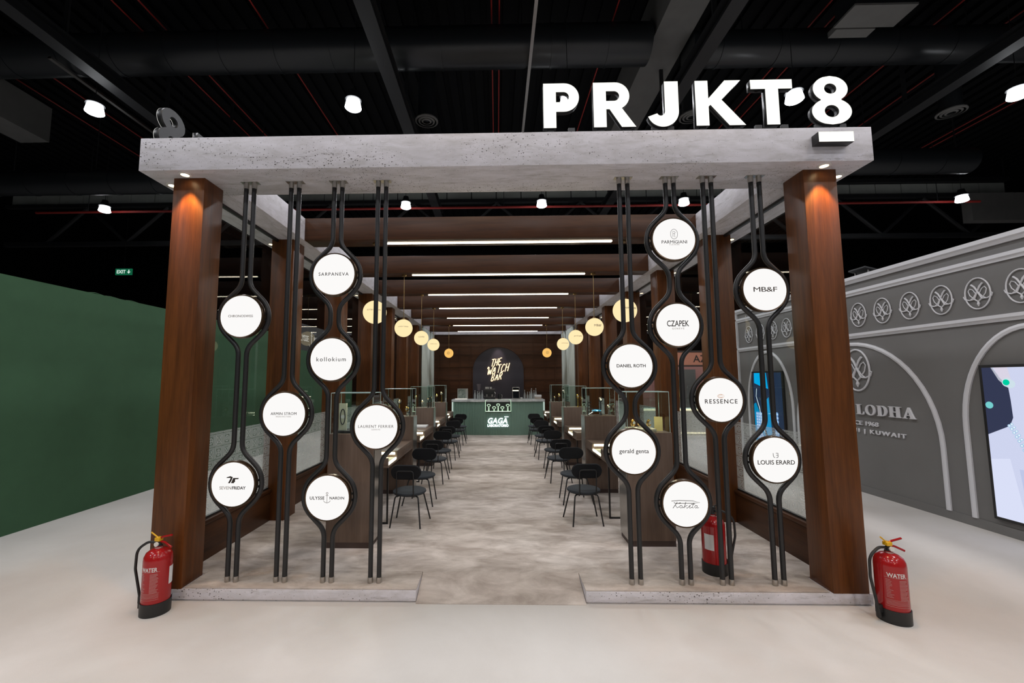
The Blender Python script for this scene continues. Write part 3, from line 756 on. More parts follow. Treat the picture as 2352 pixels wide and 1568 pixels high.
M_MARBLE.node_tree.nodes['Principled BSDF'].inputs['Roughness'].default_value = .25; M_MARBLE.node_tree.nodes['Principled BSDF'].inputs['Specular IOR Level'].default_value = .5
out = [(-BX+2*BX*i/30, yfront(-BX+2*BX*i/30)) for i in range(31)]
bm = poly_prism(B(), out+[(BX, 11.15), (-BX, 11.15)], lambda u, v, d: (u, v, d), zt_, 1.262-FL)
obj('marble_top', bm, M_MARBLE, t)
for s in (-1, 1): obj('end_light', bx(s*(BX-.005), s*(BX-.055), yfront(BX)+.0, yfront(BX)+.028, .86-FL, zt_-.01), emit('soft_end_light', (.8, 1, .88), .55), t)
wn = obj('window_recess', box(box(B(), -.42, .42, 10.50, 10.52, .87-FL, zt_), -.42, .42, 10.27, 10.52, .855-FL, .875-FL), M_DARKD, t)
bm = B(); pts = fillet([(-.415, 10.262, .875-FL), (-.415, 10.262, 1.255-FL), (.415, 10.262, 1.255-FL), (.415, 10.262, .875-FL)], .03, 5)
tube(bm, pts, .009, 8); obj('light_rim', bm, emit('pale_green_glow', (.72, 1, .72), 1.0), t)
obj('pane', bx(-.40, .40, 10.263, 10.268, .878-FL, 1.20-FL), M_HOOD, t)
obj('shelf_light', bx(-.40, .40, 10.29, 10.31, .876-FL, .89-FL), emit('pale_green_shelf_glow', (.72, 1, .70), 2.2), t)
lg = text('lettering', 'GAGA', lambda u, v, d: (u, 10.262-d, v), M_LOGO, t, width=.66, height=.19, off=(-.01, .58-FL), bold=.03, spacing=1.05, d0=-.035, d1=.02, post=lambda u, v, d: (u+.18*(v-.58+FL), 10.262-d, v))
bm = B(); box(bm, .20, .34, 10.24, 10.262, .70-FL, .72-FL); obj('lettering', bm, M_LOGO, t)
text('lettering', 'LABORATORIO', lambda u, v, d: (u, 10.262-d, v), M_LOGO, t, width=.69, height=.085, off=(-.01, .425-FL), bold=.04, d0=-.035, d1=.02)
M_PALEG = emit('painted_lit_watch', (.80, 1, .75), .75)  # window light on watches and stands painted as emission; they are no lamps
for i, (wx, wz, nm) in enumerate([(-.31, 1.075, 'far left'), (-.135, 1.0, 'second from left'), (0, 1.09, 'middle'), (.14, 1.0, 'second from right'), (.32, 1.075, 'far right')]):
    t2 = thing('display_watch', f'{nm} of five pale watches in the bar front window', 'watch', (wx, 10.38, .875), 0, 'watches in the bar front window')
    obj('stand', cyl(B(), (0, 0, 0), (0, 0, wz-.875-.03), .025, 14, .018), M_PALEG, t2)
    bm = B(); tube(bm, [(.052*math.cos(a), -.02*math.sin(a)-.03, wz-.875+.034*math.sin(a)) for a in [j*2*PI/24 for j in range(24)]], .014, 8, closed=True)
    obj('watch_ring', bm, M_PALEG, t2)
    obj('dial', lathe(B(), [(0, 0), (.034, 0)], 20, (0, -.03, wz-.875), 'y'), M_DARKD, t2)

# things on the bar top
ZB = 1.262
def bottle(x, y, h, label):
    t = thing('glass_bottle', label, 'bottle', (x, y, ZB), 0, 'clear bottles on the bar top')
    r_ = .036 if h > .27 else .030
    obj('body', lathe(B(), [(0, 0), (r_, 0), (r_, h*.45), (r_*.75, h*.6), (.013, h*.78), (.012, h*.93), (0, h*.93)], 18), M_BOTTLE, t)
    obj('stopper', lathe(B(), [(.014, h*.92), (.014, h*.95), (.018, h), (0, h*1.02)], 12), M_SILVER, t)
M_BOTTLE = glass('bottle_glass', (.86, .9, .9), 1.9)
_t = M_BOTTLE.node_tree; _o = [n for n in _t.nodes if n.type == 'OUTPUT_MATERIAL'][0]; _l = _o.inputs[0].links[0].from_socket
_d = N(_t, 'ShaderNodeBsdfDiffuse'); _d.inputs[0].default_value = (.75, .78, .78, 1); _m = N(_t, 'ShaderNodeMixShader', i_0=.28)
_t.links.new(_l, _m.inputs[1]); _t.links.new(_d.outputs[0], _m.inputs[2]); _t.links.new(_m.outputs[0], _o.inputs[0])
for x, y, h, l in [(-.787, 10.72, .30, 'tall bottle, leftmost of four left of the coffee machine'), (-.69, 10.68, .26, 'short bottle, second of four left of the coffee machine'),
                   (-.625, 10.70, .25, 'short bottle, third of four left of the coffee machine'), (-.54, 10.68, .30, 'tall bottle, nearest to the coffee machine'),
                   (.905, 10.72, .31, 'tall bottle, nearest the tablet on the bar'), (.995, 10.68, .245, 'short bottle, second right of the tablet'),
                   (1.068, 10.68, .245, 'short bottle, third right of the tablet'), (1.125, 10.72, .31, 'tall bottle, fourth right of the tablet'),
                   (1.16, 10.98, .36, 'tall bottle in the back, nearest behind the front four'), (1.245, 11.0, .29, 'shorter bottle standing behind the napkin box'), (1.31, 11.02, .36, 'tall bottle standing behind the napkin box')]:
    bottle(x, y, h, l)
t = thing('picture_stand', 'square framed picture standing on the left end of the bar', 'picture', (-1.2, 10.78, ZB))
obj('frame', bx(-.19, .17, 0, .02, 0, .36, bev=.003), plain('pale_frame', (.38, .40, .38), .5), t); obj('picture', bx(-.165, .09, -.006, -.001, .03, .335), carpet('misty_print', (.12, .17, .15), (.36, .40, .37), 9, .35, .65, bump=0), t)
t = thing('light_tray', 'flat lit white tray at the left end of the bar', 'tray', (-1.25, 10.62, ZB)); obj('tray', bx(-.22, .22, -.03, .06, 0, .012), M_WHITE, t); obj('lit_panel', bx(-.20, .20, -.025, .055, .0125, .025), emit('lit_tray_panel', (1, .95, .85), 1.2), t)
t = thing('coffee_grinder', 'coffee grinder with grey hopper behind the left bottles', 'grinder', (-.66, 10.93, ZB))
obj('body', bx(-.07, .07, -.08, .10, 0, .26, bev=.012), M_BLACK, t); obj('hopper', lathe(B(), [(.04, .26), (.075, .48), (.08, .49), (.08, .51), (0, .51)], 22, (0, 0, 0)), plain('smoky_plastic', (.14, .12, .14), .3), t); obj('spout', bx(-.02, .02, -.12, -.08, .16, .20), M_STEEL, t)
t = thing('coffee_machine', 'black coffee machine with cups on top, middle of the bar', 'coffee machine', (-.29, 10.93, ZB))
obj('body', bx(-.19, .19, -.10, .12, .10, .34, bev=.01), M_RUBBER, t); obj('base', bx(-.19, .19, -.16, .12, 0, .07, bev=.005), M_RUBBER, t); obj('frame', box(box(B(), -.19, -.15, 0, .12, .07, .10), .15, .19, 0, .12, .07, .10), M_STEEL, t)
for gx in (-.09, .09): obj('group_head', cyl(B(), (gx, -.13, .10), (gx, -.13, .16), .03, 16), M_STEEL, t)
for gx in (-.09, .09): obj('portafilter', cyl(B(), (gx, -.13, .10), (gx, -.22, .09), .012, 10), M_STEEL, t)
obj('steam_wand', tube(B(), [(.17, -.11, .25), (.19, -.17, .2), (.185, -.18, .06)], .006, 8), M_STEEL, t)
for i, gx in enumerate((-.12, -.05, .04)):
    tagit(obj('cup', lathe(B(), [(0, 0), (.028, 0), (.036, .07), (.032, .07), (.026, .008), (0, .008)], 16, (-.29+gx, 10.94, ZB+.34)), M_WHITE), f'{["left", "middle", "right"][i]} white cup on top of the coffee machine', 'cup', 'cups on the coffee machine')
t = thing('tablet_stand', 'upright tablet screen on a silver stand right of the bar centre', 'tablet', (.61, 10.74, ZB), 0)
obj('frame', bx(-.12, .12, 0, .02, 0, .40, bev=.004), M_STEEL, t); obj('screen', bx(-.105, .105, -.004, -.001, .03, .385), plain('glossy_black_screen', (.01, .012, .016), .08), t); obj('lit_band', bx(-.118, .09, -.009, -.0045, .27, .305), emit('tablet_banner', (1, .92, .72), 1.6), t)
t = thing('napkin_box', 'white napkin box at the right end of the bar', 'box', (1.355, 10.72, ZB)); obj('box', bx(-.11, .11, -.05, .06, 0, .075, bev=.003), plain('kraft_box', (.42, .36, .30), .7), t); obj('napkins', bx(-.115, .115, -.052, .062, .076, .145, bev=.006), M_PAPER, t)
tagit(obj('sugar_bowl', lathe(B(), [(0, 0), (.04, 0), (.05, .06), (.045, .06), (.036, .008), (0, .008)], 18, (.79, 10.72, ZB)), M_SILVER), 'small pale bowl between tablet and bottles', 'bowl')
t = thing('coffee_jug', 'dark jug beside the coffee machine', 'jug', (.05, 10.9, ZB)); obj('body', lathe(B(), [(0, 0), (.06, 0), (.07, .05), (.05, .14), (.045, .17), (0, .17)], 20), M_RUBBER, t); obj('handle', tube(B(), [(.05, 0, .15), (.09, 0, .13), (.09, 0, .06), (.065, 0, .04)], .008, 8), M_STEEL, t)

# ------------------------------------------------------------------ panelled back wall with arched niche
bm = bx(-3.11, 3.11, 14.30, 14.45, .098, SOF)
t = thing('panelled_wall', 'dark wooden wall of square panels behind the bar', 'wall panelling', (0, 0, 0))
obj('backing', bm, M_WOODX, t)
bm = B()
inside = lambda x, z: z < 2.30 and abs(x-.02) < 1.1 or (abs(x-.02) < 1.1 and z < 2.30+1.0*math.sqrt(max(0, 1-((x-.02)/1.1)**2)))
xs = [-2.98+.4525*i for i in range(14)]; zs = [.35+.53*i for i in range(7)]
for xx in xs:
    zlo = .1
    zlow = 2.30+1.0*math.sqrt(max(0, 1-((xx-.02)/1.1)**2)) if abs(xx-.02) < 1.1 else .11
    if zlow < SOF-.01: box(bm, xx-.018, xx+.018, 14.275, 14.30, zlow, SOF-.002)
for zz in zs:
    if zz < 3.3:
        e = 1.1 if zz < 2.30 else 1.1*math.sqrt(max(0, 1-((zz-2.30)/1.0)**2))
        box(bm, -3.0, .02-e, 14.278, 14.30, zz-.018, zz+.018); box(bm, .02+e, 3.0, 14.278, 14.30, zz-.018, zz+.018)
    else: box(bm, -3.0, 3.0, 14.278, 14.30, zz-.018, zz+.018)
obj('battens', bm, M_WOODX, t)
M_NAVY = plain('dark_navy_panel', (.022, .019, .027), .55)
nich = t; t['label'] = 'dark wooden wall of square panels with a navy arch behind the bar'
out = [(-1.06, .11), (1.10, .11), (1.10, 2.30)] + arc(.02, 2.30, 1.08, 1.0, 0, 180, 32)[1:]
obj('arched_panel', poly_prism(B(), out, lambda u, v, d: (u, 14.27-d, v), -.03, 0), M_NAVY, nich)
bm = B(); pts = [(-1.075, 14.262, .12), (-1.075, 14.262, 2.30)]+[(u, 14.262, v) for u, v in arc(.02, 2.30, 1.095, 1.015, 180, 0, 32)[1:]]+[(1.115, 14.262, .12)]
tube(bm, pts, .014, 8); obj('arch_trim', bm, M_WOODX, nich)
lamp('niche_spot', 'SPOT', (.02, 13.80, 3.78), 80, (1, .82, .80), .03, rot=(R(20), 0, 0), spot=R(44), blend=.8)
STK = {'T': [[(0, 1), (.75, 1)], [(.4, 1), (.36, 0)]], 'H': [[(.05, 1), (.0, 0)], [(.62, 1), (.6, 0)], [(.02, .5), (.61, .52)]], 'E': [[(.6, 1), (.03, .98), (.0, .02), (.6, 0)], [(.02, .52), (.5, .52)]],
       'W': [[(-.3, .75), (-.18, .98), (0, .9), (.06, .1), (.14, 0), (.42, .7), (.5, .05), (.6, .0), (.95, 1)]], 'A': [[(0, 0), (.38, 1), (.6, 0)], [(.14, .36), (.53, .36)]],
       'C': [[(.68, .8), (.5, 1), (.2, .9), (0, .5), (.12, .08), (.4, 0), (.64, .18)]], 'B': [[(.05, 1), (0, 0), (.4, .0), (.62, .2), (.5, .45), (.05, .52)], [(.05, 1), (.4, 1), (.58, .8), (.45, .56)]],
       'R': [[(.05, 1), (0, 0)], [(.05, 1), (.42, 1), (.6, .78), (.42, .52), (.04, .48)], [(.3, .5), (.62, 0)]]}
neon = thing('neon_sign', 'warm neon sign of three slanting handwritten words on the navy arch', 'neon sign', (0, 14.22, 0))
for wd, x0, z0, h in (('THE', -.31, 2.47, .29), ('WATCH', -.44, 2.13, .33), ('BAR', -.29, 1.86, .29)):
    bm = B(); x = 0
    for ch in wd:
        for st in STK[ch]:
            pts = []
            for u, v in st:
                X = (x+u*h*.58)+.26*v*h; Z = v*h
                pts.append((x0+X, 0, z0+Z+.18*X))
            tube(bm, fillet(pts, .05 if len(pts) > 2 else 0, 4), .016, 7)
        x += h*.58*(1.02 if ch == 'W' else .95)
    obj('word', bm, M_NEON, neon)
for s, nm in ((-1, 'left'), (1, 'right')):
    bm = B(); n_ = 60; A = []; D = []
    for i in range(n_+1):
        y = 11.35+2.75*i/n_; xx = s*(2.72+.035*math.sin(i*1.15)+.012*math.sin(i*2.9))
        A.append(bm.verts.new((xx, y, FL+.01))); D.append(bm.verts.new((xx, y, SOF-.01)))
    for i in range(n_): bm.faces.new((A[i], A[i+1], D[i+1], D[i]))
    o = obj('curtain', bm, plain('pale_sage_curtain', (.42, .46, .42), .85)); sm = o.modifiers.new('thick', 'SOLIDIFY'); sm.thickness = .006
    tagit(o, f'pale pleated curtain hanging at the far {nm} end beside the bar', 'curtain', 'pale curtains beside the bar')

# ------------------------------------------------------------------ fire extinguishers
def extinguisher(label, loc, rz, front, sticker):
    t = thing('fire_extinguisher', label, 'fire extinguisher', loc, rz, 'red fire extinguishers')
    r_ = .103
    obj('cylinder', lathe(B(), [(0, .03), (r_-.003, .03), (r_, .04), (r_, .425), (r_*.97, .455), (r_*.84, .485), (r_*.58, .505), (.03, .515), (.028, .53), (0, .53)], 36), M_RED, t)
    obj('base_ring', lathe(B(), [(r_-.01, 0), (r_+.006, 0), (r_+.007, .10), (r_+.001, .102)], 36), M_RUBBER, t)
    vl = obj('valve', lathe(B(), [(.026, .515), (.026, .535), (.018, .54), (.018, .575), (.01, .58), (0, .58)], 18), M_RUBBER, t)
    obj('collar', lathe(B(), [(.030, .514), (.030, .524)], 18), M_STEEL, vl)
    obj('gauge', lathe(B(), [(0, .022), (.018, .022), (.018, .012), (.01, .0), (0, 0)], 16, (0, -.012, .55), 'y'), M_DIAL, vl)
    bm = B(); tube(bm, fillet([(-.012, 0, .567), (.05, 0, .563), (.125, -.01, .528)], .05, 5), [.009]*2+[.009]*5+[.006]*1 if False else .0085, 8); obj('carry_handle', bm, M_RED, t)
    bm = B(); tube(bm, fillet([(-.015, 0, .58), (.03, 0, .603), (.115, .0, .622)], .05, 5), .0085, 8); obj('squeeze_lever', bm, M_RED, t)
    bm = box(B(), -.028, .018, -.022, .022, .57, .60, .004); tube(bm, [(-.005, 0, .59), (-.07, -.01, .64)], .006, 6); obj('safety_tag', bm, M_YELLOW if front is not None else M_RUBBER, t)
    pts = fillet([(-.018, 0, .555), (-.09, -.01, .562), (-.185, -.02, .50), (-.19, -.02, .34), (-.135, -.01, .09)], [0, .08, .12, .12, 0], 7)
    obj('hose', tube(B(), pts, .0105, 10), M_RUBBER, t)
    obj('nozzle', tube(B(), [(-.137, -.01, .10), (-.132, -.01, .03)], [.015, .018], 12), M_RUBBER, t)
    obj('hose_clip', bx(-.150, -.106, -.022, .004, .065, .125, bev=.003), M_RUBBER, t)
    def wrap(u, v, d):
        a = u/r_+front; rr = r_+.0006+d
        return (rr*math.sin(a), -rr*math.cos(a), v)
    if front is not None:
        text('lettering', 'WATER', FRONT, M_WHITE, t, width=.125, height=.033, off=(0, .372), bold=.02, d1=.0006, post=wrap)
        bm = B()
        def bar(u0, u1, v0, v1):
            k = max(2, int((u1-u0)/.01)); A = [bm.verts.new(wrap(u0+(u1-u0)*i/k, v0, .0004)) for i in range(k+1)]; D = [bm.verts.new(wrap(u0+(u1-u0)*i/k, v1, .0004)) for i in range(k+1)]
            for i in range(k): bm.faces.new((A[i], A[i+1], D[i+1], D[i]))
        rnd = random.Random(3)
        for i in range(13): bar(-.07, -.07+.045*rnd.uniform(.5, 1), .335-.011*i, .3375-.011*i)
        for i in range(16): bar(.012, .012+.062*rnd.uniform(.7, 1), .335-.0095*i, .338-.0095*i)
        for i in range(4): bar(-.075, .078, .175-.009*i, .177-.009*i)
        for v0 in (.352, .185, .135): bar(-.078, .08, v0, v0+.0018)
        obj('fine_print', bm, plain('faded_label_print', (.50, .30, .29), .5), t)
    bm = B(); front2 = sticker
    A = []; D = []
    for i in range(7):
        a = front2+(-.42+.84*i/6); rr = r_+.001; A.append(bm.verts.new((rr*math.sin(a), -rr*math.cos(a), .225))); D.append(bm.verts.new((rr*math.sin(a), -rr*math.cos(a), .365)))
    for i in range(6): bm.faces.new((A[i], A[i+1], D[i+1], D[i]))
    obj('inspection_sticker', bm, M_PAPER, t, recalc=False)
    return t
extinguisher('red fire extinguisher on the hall floor before the left front column', (-2.895, -.175, 0), R(-6), .16, 2.05)
extinguisher('red fire extinguisher on the hall floor beside the right front column', (3.125, -.20, 0), R(4), -.42, 1.6)
extinguisher('red fire extinguisher standing inside behind the pipes at right', (2.005, .37, FL), R(165), None, -.85-R(165))

# ------------------------------------------------------------------ green stand on the left
t = thing('green_partition', 'plain green fabric stand wall left of the booth', 'partition', (0, 0, 0))
obj('panel', bx(-6.35, -6.18, -7, 9.3, 0, 3.25), M_GREEN, t)
bm = B()
for i, (y0, dz) in enumerate(((2.35, .02), (2.62, .012), (3.0, .016))):
    tube(bm, [(-6.2, y0, 3.25), (-6.21, y0+.12, 3.25+dz), (-6.2, y0+.25, 3.25)], .006, 6)
obj('fabric_fold', bm, M_GREEN, t)
# dark grey stand farther back on the left with its white name
t = thing('grey_stand', 'dark grey stand with white anchor lettering seen through the left glass', 'stand', (0, 0, 0))
obj('wall', bx(-7.2, -6.9, 9.4, 16.2, 0, 3.92), plain('dark_grey_stand', (.055, .055, .055), .6), t)
obj('green_panel', bx(-6.895, -6.88, 9.4, 16.2, 0, 2.98), M_GREEN, t)
text('lettering', 'ULYSSE', LWALL, M_WHITE, t, width=.85, height=.22, off=(11.0, 3.42), d0=-6.895, d1=-6.88, bold=.015)
text('lettering', 'NARDIN', LWALL, M_WHITE, t, width=.85, height=.22, off=(12.3, 3.42), d0=-6.895, d1=-6.88, bold=.015)
bm = B()
for p in [circ(11.64, 3.66, .035, .035), [(11.64, 3.62), (11.64, 3.12)], [(11.57, 3.55), (11.71, 3.55)], circ(11.64, 3.30, .2, .19, 205, 335, 10)]: tube(bm, [(-6.88, u, v) for u, v in p], .014, 6)
obj('anchor', bm, M_WHITE, t)
bm = B(); 
for zz in (.95, 1.35): box(bm, -6.86, -6.5, 9.6, 10.9, zz, zz+.02)
obj('lit_shelf', bm, emit('warm_shelf_glow', (1, .9, .7), .9), t)

# ------------------------------------------------------------------ grey stand wall on the right with mouldings
gw = thing('grey_partition', 'grey stand wall right of the booth with pale mouldings and arches', 'partition', (0, 0, 0))
YE = 7.2
obj('panel', bx(6.17, 6.5, -7, YE, 0, 3.66), M_GREY, gw)
obj('skirting', bx(6.155, 6.169, -7, YE, 0, .115), M_GREY, gw)
for z0, z1, d in ((3.56, 3.665, .075), (3.345, 3.435, .05), (2.605, 2.69, .05)):
    bm = B(); prof = [(6.169, z0), (6.17-d*.45, z0), (6.17-d*.6, z0+(z1-z0)*.35), (6.17-d, z0+(z1-z0)*.5), (6.17-d, z1), (6.169, z1)]
    A = [bm.verts.new((x, -7, z)) for x, z in prof]; D = [bm.verts.new((x, YE, z)) for x, z in prof]
    bm.faces.new(A); bm.faces.new(D[::-1]); bridge(bm, A, D); obj('moulding', bm, M_MOULD, gw)
obj('corner_trim', bx(6.12, 6.168, YE-.06, YE+.02, 0, 3.56), M_MOULD, gw)
def arch_path(y0, a, zs, b, zlo=.115, n=28): return [(y0+a, zlo)]+[(y0+a*math.cos(R(q*180/n)), zs+b*math.sin(R(q*180/n))) for q in range(n+1)]+[(y0-a, zlo)]
for y0, a, zs, b in ((3.72, 1.42, .95, 1.56), (1.2, .78, 1.28, 1.25), (6.05, .78, 1.28, 1.25), (-1.32, 1.42, .95, 1.56)):
    bm = B(); pp = arch_path(y0, a, zs, b)
    A = arch_path(y0, a+.03, zs, b+.03); D = arch_path(y0, a-.03, zs, b-.03)
    v = [[bm.verts.new((x, y, z)) for (y, z), x in ((A[i], 6.169), (A[i], 6.148), (pp[i], 6.138), (D[i], 6.148), (D[i], 6.169))] for i in range(len(pp))]
    for i in range(len(pp)-1):
        for j in range(4): bm.faces.new((v[i][j], v[i][j+1], v[i+1][j+1], v[i+1][j]))
    obj('arch_moulding', bm, M_MOULD, gw)
XW = 6.17
def wl(name, s, yc, zc, w_, h_, d=.03, **k): text(name, s, lambda u, v, dd: (XW-dd, yc-u, zc+v), M_MOULD, gw, width=w_, height=h_, d0=.001, d1=d, **k)
SER = {'L': [[(0, 0), (.72, 0), (.76, .30), (.70, .30), (.62, .07), (.36, .07), (.36, .93), (.46, .95), (.46, 1), (0, 1), (0, .95), (.10, .93), (.10, .07), (0, .05)]],
       'O': [circ(.47, .5, .47, .52)[:-1], circ(.47, .5, .27, .44)[:-1]],
       'D': [[(0, 0), (.45, 0)]+arc(.42, .5, .47, .5, -90, 90, 16)+[(0, 1), (0, .95), (.10, .93), (.10, .07), (0, .05)], [(.36, .07)]+arc(.40, .5, .27, .43, -90, 90, 14)+[(.36, .93)]],
       'H': [[(0, 0), (.46, 0), (.46, .05), (.36, .07), (.36, .46), (.64, .46), (.64, .07), (.54, .05), (.54, 0), (1, 0), (1, .05), (.90, .07), (.90, .93), (1, .95), (1, 1), (.54, 1), (.54, .95), (.64, .93), (.64, .54), (.36, .54), (.36, .93), (.46, .95), (.46, 1), (0, 1), (0, .95), (.10, .93), (.10, .07), (0, .05)]],
       'A': [[(0, 0), (.36, 0), (.36, .05), (.24, .07), (.31, .27), (.58, .27), (.64, .07), (.54, .05), (.54, 0), (1.02, 0), (1.02, .05), (.93, .07), (.57, 1), (.46, 1), (.10, .07), (0, .05)], [(.335, .34), (.45, .68), (.555, .34)]]}
xx = 0
for ch, adv in (('L', .88), ('O', 1.08), ('D', 1.02), ('H', 1.12), ('A', 1.02)):
    shape_mesh('lettering', [[(xx+u*.203, v*.168) for u, v in lp] for lp in SER[ch]], lambda u, v, dd: (XW-dd, 3.68-u, 1.31+v), .001, .03, M_MOULD, gw)
    xx += adv*.203
wl('lettering', 'SINCE 1968', 3.615, 1.165, .66, .072, .02, bold=.02)
wl('lettering', 'DELHI | KUWAIT', 3.46, 1.027, 1.27, .085, .02, bold=.025, spacing=1.3)
# emblems: oval ring, woven strokes, curled base line, drop
def emblem(sc, label, y, z, group=None):
    t = thing('wall_emblem', label, 'emblem', (XW, y, z), 0, group)
    bm = B()
    P = lambda u, v: (-.014, -u*sc, v*sc)
    tube(bm, [P(u, v) for u, v in circ(0, 0, .145, .20, n=32)[:-1]], .0085*sc, 6, closed=True); obj('oval_ring', bm, M_MOULD, t)
    bm = B()
    for sg in (-1, 1):
        tube(bm, [P(sg*u, v) for u, v in [(.065, .125), (.03, .09), (-.045, -.07)]], [.011*sc, .010*sc, .009*sc], 6)
        tube(bm, [P(sg*u, v) for u, v in [(-.05, .11), (-.02, .06), (.05, -.045), (.085, -.07)]], .006*sc, 6)
        tube(bm, [P(sg*u, v) for u, v in [(.02, .0), (.05, .055), (.085, .075), (.105, .045), (.09, -.01), (.05, -.06), (.03, -.075)]], .0055*sc, 6)
        tube(bm, [P(sg*u, v) for u, v in [(.0, -.105), (.04, -.07), (.1, -.075), (.15, -.055), (.165, -.02), (.148, -.012)]], [.007*sc, .008*sc, .008*sc, .008*sc, .007*sc, .006*sc], 6)
    tube(bm, [P(0, -.10), P(0, -.135)], [.006*sc, .016*sc], 6); tube(bm, [P(0, -.135), P(0, -.165)], [.016*sc, .004*sc], 6)
    obj('monogram', bm, M_MOULD, t); return t
e0 = None; n_ = 0
for k in range(-6, 8):
    y = 3.497+.4535*k
    lab = f'{ORD[7-k]} pale oval emblem from the far corner along the frieze of the grey stand'
    if e0 is None: e0 = emblem(1.0, lab, y, 3.0, 'oval emblems on the grey frieze')
    else:
        c = copy_tree(e0); c.location.y = y; c['label'] = lab
emblem(1.75, 'large pale oval emblem inside the wide arch above the wall lettering', 3.62, 2.06)
# screens
def screen(label, y0, y1, z0, z1, draw):
    t = thing('wall_screen', label, 'screen', (XW-.002, y1, z0))
    W, H = y1-y0, z1-z0
    obj('frame', bx(-.045, 0, -W, 0, 0, H, bev=.003), M_RUBBER, t)
    f = .035
    def poly(name, pts, lay, mat):      # u from the left edge as seen, v from the top, 0..1
        bm = B(); vs = [bm.verts.new((-.0455-.0006*lay, -(f+u*(W-2*f)), H-f-v*(H-2*f))) for u, v in pts]; bm.faces.new(vs)
        obj(name, bm, mat, t, smooth=False, recalc=False)
    def dots(name, cs, lay, mat):
        bm = B()
        for u, v, r_ in cs: bm.faces.new([bm.verts.new((-.0455-.0006*lay, -(f+u*(W-2*f))+r_*math.cos(a), H-f-v*(H-2*f)+r_*math.sin(a))) for a in [i*2*PI/14 for i in range(14)]])
        obj(name, bm, mat, t, smooth=False, recalc=False)
    poly('picture', [(0, 0), (1, 0), (1, 1), (0, 1)], 1, emit('screen_base', draw['base'], 1))
    for q in draw['polys']: poly('picture', q[0], q[2], emit('screen_tone', q[1], 1))
    for q in draw['dots']: dots('picture', q[0], q[2], emit('screen_tone', q[1], 1))
bow = [(u_, v_, .020) for u_, v_ in [(.23+.24*i/12, .385+.33*(i/12)**1.15) for i in range(13)]]
necklace = bow+[(u+.025, v-.012, .017) for u, v, r_ in bow]
screen('large lit screen with a jewelled portrait at the right edge', .65, 1.735, .185, 2.08, {
    'base': (.62, .66, .86),
    'polys': [([(.0, .0), (.10, .0), (.16, .06), (.26, .135), (.27, .22), (.275, .33), (.235, .385), (.0, .455)], (.035, .042, .085), 2),
              ([(.10, .0), (.115, .0), (.20, .08), (.27, .13), (.255, .135), (.17, .085)], (.45, .47, .55), 3),
              ([(.13, .0), (.27, .0), (.30, .10), (.24, .115), (.17, .06)], (.70, .66, .78), 3),
              ([(.0, .62), (.0, 1), (.30, 1), (.20, .60)], (.70, .74, .93), 2), ([(.28, .66), (.33, 1), (.45, 1), (.40, .66)], (.52, .57, .80), 2)],
    'dots': [([(.255, .10, .055), (.285, .11, .05)], (.62, .75, .82), 4), ([(.245, .10, .036)], (.0, .62, .36), 5), ([(.045, .255, .043)], (.18, .62, .62), 3),
             (necklace, (.42, .60, .80), 4), ([(u, v, .009) for u, v, r_ in necklace], (.85, .95, 1), 5)]})
bd = [(.10+.07*(i % 3), .52+.036*(i//3), .045) for i in range(27)]+[(.80-.06*(i % 2), .50+.045*(i//2), .045) for i in range(18)]+[(.28+.09*(i % 5), .80+.05*(i//5), .04) for i in range(20)]
screen('tall lit screen in blue tones with a necklace, seen through the right glass', 5.50, 6.60, .185, 2.09, {
    'base': (.02, .035, .07),
    'polys': [([(.06, .0), (.50, .0), (.55, .20), (.30, .17), (.05, .13)], (.0, .42, .85), 2), ([(.0, .40), (.08, .38), (.30, .60), (.40, .85), (.35, 1), (.0, 1)], (.0, .25, .50), 2),
              ([(.30, .40), (.55, .30), (.60, .75), (.45, .78), (.33, .62)], (.01, .30, .62), 3), ([(.12, .20), (.14, .20), (.11, .30), (.22, .45), (.26, .62), (.36, .74), (.34, .75), (.24, .63), (.20, .46), (.09, .30)], (.7, .85, .95), 4)],
    'dots': [(bd, (.22, .42, .78), 4), ([(u, v, .02) for u, v, r_ in bd], (.65, .82, .98), 5)]})
t = thing('flood_lamp', 'small black floodlight on brackets on top of the grey stand wall', 'floodlight', (6.28, 3.5, 3.667))
obj('bracket', box(box(B(), -.01, .01, .12, .14, 0, .09), -.01, .01, -.14, -.12, 0, .11), M_STEEL, t)
hd = obj('head', bx(-.12, .12, -.17, .17, .09, .12, bev=.004), M_BLACKC, t); hd.rotation_euler = (0, R(14), 0)

# ------------------------------------------------------------------ shop beyond on the right with salmon fascia
M_SALMON = plain('salmon_fascia', (.55, .22, .14), .6); M_PINK = plain('pink_wall', (.42, .20, .18), .7)
t = thing('salmon_shop', 'salmon fronted jewellery stand seen through the right glass', 'stand', (0, 0, 0))
obj('fascia', bx(6.2, 10.5, 11.0, 11.25, 2.40, 2.84), M_SALMON, t)
obj('fascia_frame', box(box(B(), 6.18, 10.5, 10.985, 11.25, 2.84, 2.90), 6.18, 10.5, 10.985, 11.25, 2.35, 2.40), M_TOE, t)
text('lettering', 'AZ', FRONT, M_INK, t, height=.24, off=(6.98, 2.62), d0=-10.995, d1=-10.985)
obj('back_wall', bx(5.6, 10.5, 13.4, 13.5, 0, 2.9), M_PINK, t)
obj('side_wall', bx(10.4, 10.5, 11.25, 13.4, 0, 2.9), M_PINK, t)
obj('pale_panel', bx(7.0, 7.9, 13.36, 13.4, .2, 2.3), M_PALE, t)
sc_ = thing('showcase', 'long lit jewellery showcase below the salmon fascia', 'showcase', (0, 0, 0))
obj('counter', bx(4.9, 10.2, 11.1, 11.7, .0, .85), plain('pale_counter', (.40, .40, .36), .5), sc_)
